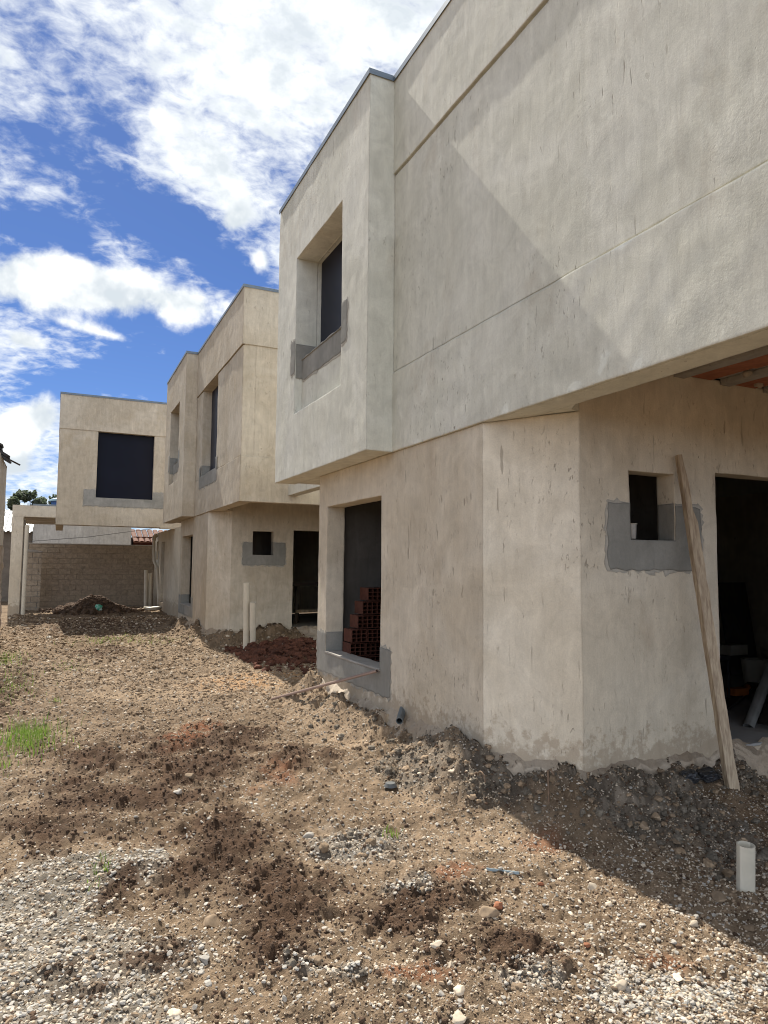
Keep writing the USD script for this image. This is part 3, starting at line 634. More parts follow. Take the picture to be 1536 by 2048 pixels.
# ------------------------------------------------------------------ far house across the end of the lane
YC = 22.9
root = thing('house', 'farthest house across the lane end with one big dark square window', 'house', (3, 25, 0))
poly = rect(-.107, 7.0, 2.5, 6.50).difference(rect(.975, 2.64, 3.365, 5.42))
part('upper_wall', hand(wall(poly, (0, YC), (1, 0), (0, -1), .22), .15), PL_FAR, root, 30)
part('upper_wall', hand(bx(-.107, .11, YC + .22, 27.3, 2.5, 6.5), .2), PL_FAR, root, 30)
part('upper_wall', bx(-.107, 7.0, 27.3, 27.48, 2.7, 6.5), PL_FAR, root)
part('parapet_band', hand(bx(-.122, 7.0, YC - .015, YC - .0005, 5.42, 6.52) + bx(-.122, -.1075, YC - .0005, 27.3, 5.42, 6.52), .15), PL_FAR, root, 30)
part('roof_flashing', bx(-.135, 7.0, YC - .03, YC + .25, 6.521, 6.535) + bx(-.135, 7.0, YC - .03, YC - .024, 6.475, 6.521) + bx(-.135, .2, YC + .25, 27.3, 6.521, 6.535) + bx(-.135, -.129, YC - .024, 27.3, 6.475, 6.521), METAL, root)
part('window_pane', bx(.97, 2.645, YC + .16, YC + .168, 3.36, 5.425), PANE, root)
part('upper_floor', bx(.115, 7.0, YC + .225, 27.29, 2.78, 2.95), CONC, root)
part('flat_roof', bx(.115, 7.0, YC + .225, 27.29, 6.1, 6.2), CONC, root)
patch(root, rect(.63, 3.0, 3.10, 3.60), 0, nrm_x=False, y=YC, seed=160, cut=rect(.975, 2.64, 3.365, 5.42))
part('carport_beam', hand(bx(2.9, 7.0, YC, YC + .2, 2.46, 2.4995), .3), PL_FAR, root, 30)
poly = rect(21.2, 28.0, -.35, 2.495).difference(rect(26.75, 27.35, 1.5, 2.18)).difference(rect(25.15, 26.0, 0, 2.12))
lw = hand(wall(poly, (3.36, 0), (0, 1), (-1, 0), .16), .2); part('lower_wall', lw, PL_LOW, root, 30)
part('inner_wall', bx(3.9, 4.0, 21.2, 28, -.3, 2.49), PL_IN, root)
patch(root, rect(26.55, 27.6, 1.15, 1.8), 3.36, seed=170, cut=rect(26.75, 27.35, 1.5, 2.5))

# gateway frame and carport roof left of it
root = thing('gateway_frame', 'plastered post-and-beam gateway at the left end of the lane', 'gateway', (-1.1, YC, GZ))
part('post', hand(bx(-1.26, -.96, YC, YC + .3, -.45, 2.7), .15), PL_LOW, root, 30)
part('beam', hand(bx(-1.26, -.11, YC, YC + .25, 2.70, 3.04), .15), PL_LOW, root, 30)
part('post', hand(bx(-.97, -.91, YC + .32, YC + .6, -.45, 2.66), .15), CONC, root, 30)
for k in range(4):
    part('plank', bx(-1.25, -.12, YC + .32 + k * 1.05, YC + 1.35 + k * 1.05, 2.70 + (k % 2) * .012, 2.74 + (k % 2) * .012), CONC, root)
part('downpipe', tube([(-.86, YC - .06, -.3), (-.86, YC - .06, 2.45)], .055, 14), PVC, smooth=40, label='cream pipe standing against the left gateway post', cat='pipe')

# ------------------------------------------------------------------ block wall at the back
BY = 27.9
root = thing('block_wall', 'back boundary wall of roughly laid grey concrete blocks', 'wall', (1.3, BY, GZ))
BLOCK = [simple(f'concrete_block_{k}', c, rough=.95, var=.3, scale=9, relief=.004) for k, c in enumerate([(.34, .27, .20), (.355, .285, .21), (.325, .26, .19), (.39, .32, .24)])]
part('mortar', bx(-.95, 3.355, BY + .007, BY + .13, -.6, 2.02), simple('old_mortar', (.31, .25, .185), rough=.95, var=.4, scale=6, relief=.006), root)
rng = np.random.default_rng(17)
r_ = 0; z = -.42
while z < 2.0:
    h = .185; x = -.95 - (r_ % 2) * .2; capc = z + h > 1.85
    while x < 3.36:
        x0, x1 = max(x, -.95) + .006, min(x + .392, 3.35) - .006
        if x1 - x0 > .06:
            out = rng.normal(0, .0025); b = bx(x0, x1, BY + out, BY + .05, z + .006, min(z + h, 2.02) - .004 if not capc else min(z + h, 2.02))
            part('block', hand(b, 0, .006), BLOCK[int(rng.integers(3))], root)
        x += .398
    z += .194; r_ += 1
part('coping', hand(bx(-.97, 3.355, BY - .01, BY + .14, 2.0215, 2.06), .3, .008), CONC, root, 30)
# short wing wall with a sloping top, of lighter blocks
root = thing('wing_wall', 'short lighter block wall with sloping top behind the left gateway post', 'wall', (-.85, 27.2, GZ))
z = -.42; r_ = 0
part('mortar', bx(-1.2, -.515, 27.225, 27.33, -.5, 1.72), CONC, root)
while z < 1.70:
    x = -1.2 - (r_ % 2) * .2
    while x < -.5:
        x0, x1 = max(x, -1.2) + .006, min(x + .392, -.51) - .006
        if x1 - x0 > .06: part('block', hand(bx(x0, x1, 27.2 + rng.normal(0, .004), 27.26, z + .006, z + .186), 0, .006), BLOCK[3 if z > .1 else 2], root)
        x += .398
    z += .194; r_ += 1
cp = m3.Manifold.extrude(m3.CrossSection([np.array([(-1.2, 1.722), (-.50, 1.722), (-.50, 1.76), (-1.2, 1.86)])], m3.FillRule.NonZero), .12).rotate([90, 0, 0]).translate([0, 27.32, 0])
part('coping', cp, CONC, root)

# ------------------------------------------------------------------ beyond the back wall
far = thing('neighbour_house', 'plain grey rendered house side behind the back block wall', 'house', (1, 32, GZ))
GREYR = plaster('grey_render', (.33, .325, .31), (.40, .395, .38), (.25, .245, .23), pit=.2, streak=.6, off=9.0)
part('wall', bx(-.95, 2.76, 31.0, 36.0, -.5, 3.6), GREYR, far)
part('roof', bx(-1.0, 2.8, 30.95, 36.1, 3.6, 3.7), METAL, far)
root = thing('tiled_roof_house', 'low house with red clay tiled roof behind the back wall at right', 'house', (4.5, 31, GZ))
part('wall', bx(2.9, 7.0, 31.4, 36, -.5, 2.5), CLAY, root)
ROOF = simple('roof_clay', (.16, .07, .045), rough=.85, var=.35, scale=9, rnd=.2)
for i in range(5):
    for j in range(8):
        x = 2.85 + j * .24; y = 30.9 + i * .34; zz = 2.25 + i * .11
        th = np.linspace(0, np.pi, 7); v = [(x + .11 + .11 * math.cos(a), y + dy, zz + dz + .06 * math.sin(a)) for dy, dz in ((0, 0), (.40, .13)) for a in th]
        f = []
        for k in range(6): f += [(k, k + 1, k + 7), (k + 1, k + 8, k + 7)]
        part('roof_tile', TM(v + [(p[0], p[1], p[2] - .015) for p in v], f + [(a + 14, c + 14, b + 14) for a, b, c in f] + [(0, 14, 6), (6, 14, 20)] + [x_ for k in range(6) for x_ in ((k, k + 14, k + 1), (k + 1, k + 14, k + 15))]), ROOF, root)
part('ridge_board', bx(2.9, 7, 32.9, 33.0, 2.95, 3.05), simple('white_board', (.6, .58, .54)), root)
ws = thing('shed', 'dark shed under a ribbed white metal roof beyond the left gateway', 'shed', (-2, 33, GZ))
part('wall', bx(-4.5, -1.05, 33.3, 36, -.5, 2.75), simple('dark_boards', (.20, .165, .13), scale=5), ws)
xsr = np.arange(-4.6, -1.0, .03); prof = .025 * np.sign(np.sin(xsr * 2 * np.pi / .18)) * np.minimum(1, np.abs(np.sin(xsr * 2 * np.pi / .18)) * 2)
v = np.vstack([np.column_stack([xsr, np.full_like(xsr, y), prof + z]) for y, z in ((33.0, 2.66), (36.2, 3.75))] + [np.column_stack([xsr, np.full_like(xsr, y), prof + z - .02]) for y, z in ((33.0, 2.66), (36.2, 3.75))])
n_ = len(xsr); f = []
for k in range(n_ - 1):
    f += [(k, k + 1, n_ + k), (k + 1, n_ + k + 1, n_ + k), (2 * n_ + k, 3 * n_ + k, 2 * n_ + k + 1), (2 * n_ + k + 1, 3 * n_ + k, 3 * n_ + k + 1), (k, 2 * n_ + k, k + 1), (k + 1, 2 * n_ + k, 2 * n_ + k + 1)]
part('roof', TM(v, f), simple('white_zinc', (.36, .37, .37), rough=.4, var=.08, metallic=.2, scale=2), ws)
tk = thing('water_tank', 'blue plastic water tank with pale lid left of the farthest house', 'water tank', (0.1, 45, 3))
def frustum(c, r0, r1, z0, z1, seg=28): return tube([(c[0], c[1], z0), (c[0], c[1], z1)], [r0, r1], seg)
BLUE = simple('blue_tank', (.035, .10, .28), rough=.4, var=.1, scale=2); PALE = simple('pale_blue_lid', (.22, .36, .44), rough=.45, var=.1, scale=2)
part('tank', frustum((.10, 45), .50, .62, 4.2, 4.95), BLUE, tk, 40); part('lid', cat_(frustum((.10, 45), .78, .70, 4.95, 5.05), frustum((.10, 45), .70, .2, 5.05, 5.22)), PALE, tk, 40)
part('stand', bx(-.9, 1.3, 44.2, 45.8, -.5, 4.2), GREYR, tk)
LEAF = mat('tree_leaves', {'g': ('geometry', {}), 'n': ('noise_texture', {'scale': 1.6, 'detail': 3.0}), 'c': ('mix_color', {'a': (.06, .075, .05), 'b': (.13, .15, .10)}), 'p': ('principled_bsdf', {'roughness': .6, 'specular_ior_level': .3}), 't': ('translucent_bsdf', {'color': (.12, .15, .09)}), 'x': ('mix_closure', {'fac': .45})},
           [('g.position', 'n.vector'), ('n.fac', 'c.fac'), ('c.result', 'p.base_color'), ('p.BSDF', 'x.closure1'), ('t.BSDF', 'x.closure2')], surface='x.closure')
BARK = simple('bark', (.11, .085, .06), scale=8)


def tree(cx, cy, top, r, seed, label):
    g = np.random.default_rng(seed); root = thing('tree', label, 'tree', (cx, cy, GZ))
    part('trunk', cat_(tube([(cx, cy, -.5), (cx + .1, cy, top * .5), (cx - .1, cy, top * .8)], [.22, .14, .06], 8), *[tube([(cx, cy, top * .45), (cx + g.normal(0, r * .6), cy + g.normal(0, r * .6), top * g.uniform(.75, .95))], [.08, .02], 6) for _ in range(7)]), BARK, root, 40)
    cl = [np.array([cx, cy, top * .72]) + g.normal(0, 1, 3) * np.array([r * .6, r * .6, top * .13]) for _ in range(26)]
    V, F = [], []
    for c in cl:
        R = g.uniform(.25, .5) * r
        for _ in range(150):
            d = g.normal(size=3); d *= R * g.uniform(.4, 1) ** .5 / np.linalg.norm(d); p = c + d; p[2] = min(p[2], top * g.uniform(.93, 1.03))
            a = g.normal(size=3); a /= np.linalg.norm(a); b = np.cross(a, g.normal(size=3)); b /= np.linalg.norm(b); s = g.uniform(.07, .15)
            k = len(V); V += [p - a * s, p + b * s * .5, p + a * s, p - b * s * .5]; F += [(k, k + 1, k + 2), (k, k + 2, k + 3)]
    part('crown', TM(V, F), LEAF, root)


tree(-2.55, 47, 4.9, 1.0, 1, 'dark tree low down at the far left, nearest the left wall'); tree(-1.7, 46, 5.5, .8, 2, 'sparse feathery tree left of the two rounder crowns'); tree(-.95, 47.5, 5.35, .75, 3, 'middle rounded tree crown above the gateway beam'); tree(-.35, 48.5, 5.5, .75, 4, 'rounded tree crown beside the blue water tank'); tree(-3.9, 48, 4.6, 1.2, 5, 'dark tree partly behind the left wall')
part('wire', tube([(-1.2, 29.2, 2.12), (1.0, 29.0, 2.35), (3.3, 28.6, 2.72)], .009, 5), RUBBER, label='thin sagging wire above the back block wall', cat='wire')

# ------------------------------------------------------------------ left boundary house wall with its tile eaves
lh = thing('left_house', 'plastered wall of the house at the far left edge, with ragged tile eaves', 'house', (-1.35, 15, GZ))
part('wall', hand(bx(-1.9, -1.21, 13.0, 19.0, -.6, 3.68), .25, .02), PL_FAR, lh, 30)
part('wall', hand(bx(-1.22, -1.15, 13.0, 18.2, -.6, 1.75), .12, .05), ROUGH, lh, 30, label='darker rough lower wall')
DT = simple('old_dark_tile', (.06, .055, .05), rough=.85, scale=8)
rng = np.random.default_rng(3)
for i in range(5):
    for j in range(7):
        y = 18.75 - j * .27 + rng.uniform(-.04, .04); x1 = -1.10 - i * .13 + rng.uniform(-.03, .05); z0 = 3.72 + i * .17
        part('roof_tile', obox((x1 - .5, y, z0 + .30), (x1, y + .02, z0 + rng.uniform(-.03, .03)), .24, .035, (0, 1, 0)), DT, lh)
part('rafter_stick', obox((-1.35, 18.9, 3.93), (-.93, 19.0, 3.73), .05, .035, (0, 1, 0)), DARKW, lh)

# ------------------------------------------------------------------ leaning board, pipes, rod and other loose things
bd = np.array([(4.185, 3.69, 2.20), (4.315, 3.41, -.37)])
g = np.random.default_rng(8)
def board(p0, p1, w, t, side, seed, notch=True):
    p0, p1 = np.asarray(p0, float), np.asarray(p1, float); d = p0 - p1; L = np.linalg.norm(d); d /= L; s = np.asarray(side, float); s -= d * (s @ d); s /= np.linalg.norm(s); n = np.cross(d, s)
    gg = np.random.default_rng(seed); N = 26; pr = []
    for k in range(N): pr.append((w / 2 + gg.normal(0, .0025), L * k / (N - 1)))
    right = [(a - (.028 if notch and .80 < b / L <= .93 else 0) - (.045 if notch and b / L > .93 else 0), b) for a, b in pr]
    left = [(-w / 2 + gg.normal(0, .0015), L * k / (N - 1)) for k in range(N)][::-1]
    man = m3.Manifold.extrude(rpoly(Polygon(right + left).buffer(0)), t)
    mm = man.to_mesh(); v = mm.vert_properties[:, :3].astype(float); v = p1 + np.outer(v[:, 0], s) + np.outer(v[:, 1], d) + np.outer(v[:, 2] - t / 2, n)
    return TM(v, mm.tri_verts if np.linalg.det(np.stack([s, d, n])) > 0 else mm.tri_verts[:, ::-1])
part('leaning_board', board(bd[0], bd[1], .08, .045, (.98, -.2, 0), 4), WOOD, smooth=False, label='weathered wooden board leaning on the wall beside the little window', cat='board')


def pipe(name, p0, p1, r, m, label, cat='pipe', wall_t=.006, group=None):
    return part(name, tube([p0, tuple((np.array(p0) + np.array(p1)) / 2), p1], r, 24, r_in=r - wall_t), m, smooth=40, label=label, cat=cat, group=group)


pipe('pvc_pipe', (3.262, 2.545, -.45), (3.256, 2.525, -.055), .044, PVCW, 'short white pipe stub rising from the ground at the right edge')
pipe('pvc_pipe', (3.20, 12.72, -.5), (3.155, 12.62, 1.015), .055, PVC, 'taller of the two cream pipes in front of the middle house')
pipe('pvc_pipe', (3.325, 12.70, -.5), (3.262, 12.55, .665), .055, PVC, 'shorter of the two cream pipes in front of the middle house')
pipe('pvc_pipe', (2.98, 26.8, -.4), (2.945, 26.8, 1.115), .065, PVC, 'left pipe of the upright pair at the back block wall')
pipe('pvc_pipe', (3.13, 26.85, -.4), (3.10, 26.85, .99), .065, PVC, 'right and shorter pipe of the upright pair at the back block wall')
dp = thing('downpipe', 'slanting cream downpipe with elbow on the farthest house wall', 'pipe', (3.3, 26.8, GZ))
part('pipe', tube([(3.40, 26.4, -.2), (3.30, 26.55, 1.2), (3.22, 26.8, 1.45), (3.19, 26.8, 2.2)], .055, 14), PVC, dp, 40)
part('elbow', tube([(3.19, 26.8, 2.2), (3.2, 26.8, 2.33), (3.30, 26.8, 2.42)], .075, 14), PVC, dp, 40)
rz = float(ground_z(2.46, 8.42)); pipe('brown_rod', (2.46, 8.44, rz + .03), (2.855, 6.20, .335), .016, PVCB, 'thin brown pipe propped from the ground to the near window sill', wall_t=.003)
pipe('drain_stub', (2.93, 5.78, .055), (2.775, 5.55, -.005), .032, simple('grey_pvc', (.13, .15, .155), rough=.45), 'grey drain pipe stub poking from the near wall base')
for k, (y, x, lab) in enumerate([(4.45, 2.74, 'left bent wire loop sticking out of the rubble at the wall base'), (4.18, 2.76, 'right bent wire loop sticking out of the rubble at the wall base')]):
    th = np.linspace(0, np.pi * .95, 12); z0 = -.22; pts = [(x - .05, y + .02, z0 - .1)] + [(x - .05 + .0 * a, y + .05 * math.cos(a) - .03, z0 + .09 + .07 * math.sin(a)) for a in th]
    part('wire_loop', tube(pts, .006, 7), STEEL, smooth=40, label=lab, cat='wire')
part('rebar_stake', tube([(2.98, 3.75, -.4), (2.975, 3.76, .02), (2.99, 3.75, .03), (3.0, 3.73, .0)], .007, 7), STEEL, smooth=40, label='short hooked steel rod against the slanted corner footing', cat='rod')


def brick(x, y, z, w=.19, h=.145, d=.24):
    o = sbox(0, 0, w, h); hs = []
    for i in range(3):
        for j in range(3):
            cw, ch = (w - .008 * 4) / 3, (h - .008 * 4) / 3
            hs.append(sbox(.008 + i * (cw + .008), .008 + j * (ch + .008), .008 + i * (cw + .008) + cw, .008 + j * (ch + .008) + ch))
    man = m3.Manifold.extrude(rpoly(o.difference(unary_union(hs))), d).rotate([90, 0, 0]).translate([x, y + d, z])
    return to_tm(man)


rows = [(0, 3.06, 4), (1, 3.07, 4), (2, 3.068, 4), (3, 3.072, 4), (4, 3.15, 3), (5, 3.205, 3), (6, 3.275, 2)]
names_r = ['bottom', 'second', 'third', 'fourth', 'fifth', 'sixth', 'topmost']; col_n = ['leftmost', 'second', 'third', 'fourth']
rb = np.random.default_rng(9)
for r_, x0, k in rows:
    for c in range(k):
        t = brick(x0 + c * .196 + rb.normal(0, .003), 7.38 + rb.normal(0, .012), .002 + r_ * .158 + (.0 if r_ else 0)) if True else None
        part('hollow_brick', t, CLAY, label=f'hollow red brick, {col_n[c]} in the {names_r[r_]} course of the stack in the near window', cat='brick', group='hollow bricks stacked inside the near window')
cpth = thing('cup', 'small metal cup on the little window ledge behind the leaning board', 'cup', (3.78, 3.80, 1.567))
part('body', tube([(3.785, 3.80, 1.567), (3.785, 3.80, 1.575), (3.785, 3.80, 1.675)], [.032, .033, .040], 20), simple('dull_tin', (.32, .32, .31), rough=.35, metallic=.7), cpth, 40)
part('rim', tube([(3.785 + .041 * math.cos(a), 3.80 + .041 * math.sin(a), 1.676) for a in np.linspace(0, 2 * np.pi, 25)], .003, 6), PVCW, cpth, 40)

# inside the carport door
part('door_panel', obox((7.95, 6.1, .02), (8.05, 6.35, 1.17), .36, .04, (1, -.5, 0)), DARKW, label='dark door panel leaning inside the doorway', cat='panel')
pipe('grey_pipe', (5.43, 4.15, .0), (6.62, 4.40, 1.25), .045, simple('grey_pipe_pvc', (.22, .22, .21), rough=.5), 'thick grey pipe leaning inside the right side of the doorway')
part('slanted_board', obox((5.62, 4.12, .01), (6.9, 4.36, 1.15), .16, .03, (.3, 1, 0)), DARKW, label='dark board slanting beside the grey pipe at the right side of the doorway', cat='board')
part('floor_board', obox((5.6, 4.6, .03), (7.3, 5.5, .04), .12, .025, (0, 1, 0)), DARKW, label='dark plank lying on the floor inside the doorway', cat='plank')
part('bucket', tube([(7.6, 5.7, .0), (7.6, 5.7, .28)], [.12, .15], 18, r_in=.11), PVCW, smooth=40, label='pale bucket on the floor inside the doorway', cat='bucket')
part('white_box', bx(7.45, 7.75, 5.9, 6.1, .3, .42), PVCW, label='small pale box beside the dark panel inside the doorway', cat='box')
part('power_tool', cat_(bx(6.3, 6.5, 4.95, 5.05, .06, .13), tube([(6.5, 5.0, .1), (6.62, 5.05, .12)], .03, 10)), simple('orange_plastic', (.45, .14, .03), rough=.5), label='orange tool lying on the floor inside the doorway', cat='tool')
ch = thing('chair', 'dark chair just inside the doorway', 'chair', (6.1, 4.75, 0))
part('seat', bx(5.85, 6.25, 4.95, 5.35, .43, .47), RUBBER, ch); part('backrest', bx(5.85, 6.25, 5.33, 5.37, .55, .85), RUBBER, ch)
for a, b in ((5.87, 4.97), (6.23, 4.97), (5.87, 5.33), (6.23, 5.33)): part('leg', tube([(a, b, 0), (a, b, .43)], .012, 8), RUBBER, ch)
part('socket', bx(4.5, 4.506, 4.9, 5.0, 1.2, 1.3) if False else bx(6.9, 6.98, 7.874, 7.88, 1.15, 1.27), RUBBER, houseA)
# trestle inside the middle house door
tr = thing('trestle', 'wooden trestle standing inside the middle house doorway', 'trestle', (5.3, 15.6, 0))
part('top_beam', bx(4.95, 6.0, 15.55, 15.62, .86, .95), DARKW, tr)
for x in (5.1, 5.75):
    part('leg', obox((x - .12, 15.3, 0), (x, 15.56, .86), .07, .03, (1, 0, 0)), DARKW, tr); part('leg', obox((x + .12, 15.9, 0), (x, 15.61, .86), .07, .03, (1, 0, 0)), DARKW, tr)
part('brace', bx(5.0, 5.9, 15.36, 15.39, .25, .32), WOOD, tr)

# ------------------------------------------------------------------ loose stones, gravel and clods
STONE = {'pale': simple('pale_stone', (.56, .475, .365), rough=.85, var=.25, scale=30, rnd=.25), 'tan': simple('tan_stone', (.30, .22, .145), rough=.9, var=.3, scale=30, rnd=.3),
         'grey': simple('grey_stone', (.44, .41, .36), rough=.85, var=.25, scale=30, rnd=.25), 'brown': simple('brown_clod', (.112, .070, .044), rough=.95, var=.4, scale=40, rnd=.35, relief=.004),
         'darkgrey': simple('dark_grey_clod', (.165, .14, .108), rough=.95, var=.4, scale=40, rnd=.3, relief=.004), 'brick': simple('brick_chip', (.30, .125, .065), rough=.9, var=.25, scale=30), 'sandc': simple('sandy_clod', (.29, .21, .135), rough=.95, var=.3, scale=40, rnd=.25, relief=.004)}


def instances(name, protos, mats_, x, y, r, seed, label, sink=.25, cat=None, zs=None):
    g = np.random.default_rng(seed); path = f'/World/{numbered("/World", name)}'
    pi = UsdGeom.PointInstancer.Define(stage, path); tg = []
    for k, (t, m) in enumerate(zip(protos, mats_)):
        p = part('pebble', t, m, path, smooth=False if len(t.faces) < 100 else 50); tg.append(p)
    pi.CreatePrototypesRel().SetTargets(tg)
    z = ground_z(x, y) if zs is None else zs; n = len(x)
    pi.CreatePositionsAttr(Vt.Vec3fArray.FromNumpy(np.column_stack([x, y, z + r * sink]).astype(np.float32)))
    pi.CreateScalesAttr(Vt.Vec3fArray.FromNumpy(np.repeat(r[:, None], 3, 1).astype(np.float32)))
    yaw = g.uniform(0, 2 * np.pi, n); tilt = g.normal(0, .35, n); ax = g.uniform(0, 2 * np.pi, n)
    qz = np.column_stack([np.cos(yaw / 2), 0 * yaw, 0 * yaw, np.sin(yaw / 2)]); qt = np.column_stack([np.cos(tilt / 2), np.sin(tilt / 2) * np.cos(ax), np.sin(tilt / 2) * np.sin(ax), 0 * ax])
    w = qt[:, 0] * qz[:, 0] - qt[:, 3] * qz[:, 3]; xq = qt[:, 1] * qz[:, 0] + qt[:, 2] * qz[:, 3]; yq = qt[:, 2] * qz[:, 0] - qt[:, 1] * qz[:, 3]; zq = qt[:, 0] * qz[:, 3] + qt[:, 3] * qz[:, 0]
    pi.CreateOrientationsAttr(Vt.QuathArray([Gf.Quath(float(a), float(b), float(c), float(d)) for a, b, c, d in zip(w, xq, yq, zq)]))
    pi.CreateProtoIndicesAttr(Vt.IntArray.FromNumpy(g.integers(0, len(tg), n).astype(np.int32)))
    tag(pi.GetPrim(), label, cat or name.replace('_', ' '), kind='stuff')


def scatter(n, seed, dens, y0=1.5, y1=14.0, x0=-1.2, x1=5.2, power=1.6):
    """n candidate points, thicker near the viewer's end of the lane, kept with probability dens(soil)."""
    g = np.random.default_rng(seed); y = y0 * (y1 / y0) ** g.uniform(0, 1, n); lo_, hi_ = np.maximum(-.07 * y - .1, x0), np.minimum(1.42 * y + .35, x1); x = lo_ + (hi_ - lo_) * g.uniform(0, 1, n)
    s = soil(x, y); d, ins = house_mound(x, y); keep = (g.uniform(0, 1, n) < dens(s, x, y, d)) & ~ins & (x > x0 + .01) & (x < x1 - .01)
    return x[keep], y[keep]


g = np.random.default_rng(77)
def radii(n, lo, hi, a=2.2):
    u = g.uniform(0, 1, n); return (lo ** (1 - a) + u * (hi ** (1 - a) - lo ** (1 - a))) ** (1 / (1 - a))
x, y = scatter(130000, 1, lambda s, x, y, d: np.clip(.14 + 1.0 * s['gravel'] * (1 - .8 * s['dark']) + .7 * s['rubble'] - .13 * s['dark'], 0, 1))
instances('gravel', [stone(1, k, 1) for k in range(6)], [STONE[k] for k in ('grey', 'pale', 'grey', 'tan', 'grey', 'pale')], x, y, radii(len(x), .005, .0165, 1.8), 2, 'loose grey and pale gravel strewn over the earth', sink=.15)
x, y = scatter(190000, 3, lambda s, x, y, d: np.clip(.70 - .62 * s['dark'] - .2 * s['gravel'] + .2 * s['sand'], 0, 1))
instances('pebbles', [stone(1, 20 + k, 1, rough=.5) for k in range(6)], [STONE[k] for k in ('pale', 'pale', 'tan', 'pale', 'sandc', 'brown')], x, y, radii(len(x), .0026, .0105, 2.4), 4, 'small tan stones and grit lying in the bare earth', sink=.1)
x, y = scatter(110000, 5, lambda s, x, y, d: np.clip(.10 + .95 * s['dark'] + .25 * s['grey'], 0, 1), y1=22)
instances('earth_crumbs', [clod(1, 40 + k, 2) for k in range(5)], [STONE['brown']] * 5, x, y, radii(len(x), .0035, .014, 2.5), 6, 'dark brown crumbs and clods of dug earth', sink=.15, cat='earth clods')
x, y = scatter(60000, 7, lambda s, x, y, d: np.clip(1.0 * np.exp(-(d / .35) ** 2) + .8 * s['grey'] + .3 * s['rubble'] - .02, 0, 1), y1=19)
instances('rubble_clods', [clod(1, 60 + k, 2) for k in range(5)], [STONE['darkgrey'], STONE['darkgrey'], STONE['sandc'], STONE['tan'], STONE['darkgrey']], x, y, radii(len(x), .005, .034, 2.7), 8, 'grey lumps of mortar and earth heaped along the wall bases', sink=.15, cat='rubble')
x, y = scatter(60000, 15, lambda s, x, y, d: np.clip((.62 - .3 * s['gravel']) * (1 - .75 * s['dark'] * (y < 9)) * np.clip((y - 4) / 4, .05, 1), 0, 1), y0=3.6, y1=23)
instances('dry_clods', [clod(1, 120 + k, 2) for k in range(4)] + [stone(1, 130 + k, 1, rough=.5) for k in range(2)], [STONE['sandc'], STONE['tan'], STONE['sandc'], STONE['tan'], STONE['pale'], STONE['tan']], x, y, radii(len(x), .6, 2.4, 2.6) * np.clip(.0014 * y, .005, .020), 16, 'dry crumbled clods and stones covering the lane farther off', sink=.1, cat='earth clods')
n = 2600; px = 3.75 + g.normal(0, .55, n); py = 12.25 + g.normal(0, .6, n); k = (px > 2.95); px, py = px[k], py[k]
RS = simple('dark_red_clod', (.125, .05, .03), rough=.95, var=.4, scale=30, rnd=.35)
instances('red_earth_heap', [clod(1, 80 + k, 2) for k in range(4)], [RS] * 4, px, py, radii(len(px), .02, .075, 2.0), 10, 'heap of dark red earth between the near and middle houses', cat='earth heap')
n = 2600; px = 1.12 + g.normal(0, .48, n); py = 25.5 + g.normal(0, .45, n)
instances('dirt_pile', [clod(1, 90 + k, 2) for k in range(4)], [STONE['brown']] * 4, px, py, radii(len(px), .03, .11, 2.0), 12, 'pile of dark dug earth in front of the back block wall', cat='dirt pile')
# single stones that can be told apart
SP = [(1.923, 2.892, .052, 'tan', 'large rounded tan stone in the open right foreground'), (2.62, 2.95, .035, 'pale', None), (2.55, 2.75, .024, 'pale', None), (2.36, 2.82, .022, 'pale', None), (1.40, 2.30, .035, 'pale', None), (1.33, 2.20, .030, 'tan', None),
      (1.55, 2.72, .030, 'pale', None), (1.56, 2.62, .026, 'pale', None), (1.50, 2.45, .028, 'pale', None), (2.75, 2.42, .026, 'pale', None), (3.05, 2.52, .04, 'tan', None), (2.95, 2.28, .04, 'tan', None), (2.1, 2.2, .035, 'pale', None), (2.35, 2.15, .03, 'pale', None),
      (1.1, 2.35, .03, 'pale', None), (.95, 2.42, .03, 'tan', None), (.72, 3.35, .07, 'tan', None), (.62, 3.05, .04, 'grey', None), (.45, 2.75, .035, 'pale', None), (3.35, 3.3, .05, 'tan', None), (3.5, 3.35, .04, 'tan', None), (3.15, 3.55, .045, 'tan', None), (2.6, 4.35, .03, 'pale', None), (2.5, 4.65, .03, 'pale', None),
      (2.9, 3.05, .03, 'tan', None), (3.02, 3.0, .03, 'pale', None), (1.0, 5.6, .05, 'tan', None), (.85, 5.25, .04, 'grey', None), (1.5, 4.25, .04, 'grey', None), (2.05, 5.3, .05, 'sandc', None), (.75, 7.5, .05, 'pale', 'white stone lying apart on the dark earth in mid lane'), (2.35, 7.85, .07, 'sandc', None)]
def stone_label(x, y, r, m):
    size = 'largest' if r >= .06 else 'fist-sized' if r >= .038 else 'small'; col = {'pale': 'pale', 'tan': 'tan', 'grey': 'grey', 'sandc': 'sandy', 'brown': 'brown'}[m]
    where = 'beside the white pipe stub' if x > 2.85 and y < 2.7 else 'in the shade in front of the near house' if x > 2.8 else 'on the pale gravel at lower left' if x < .8 and y < 4 else 'on the dark earth in mid lane' if y > 4 and x < 2 else 'on the sunlit earth before the near house' if y > 3.2 else 'on the reddish earth in the foreground'
    side = 'nearer the left' if x < 1.5 else 'nearer the middle' if x < 2.3 else 'nearer the right'
    return f'{size} {col} loose stone {where}, {side}'


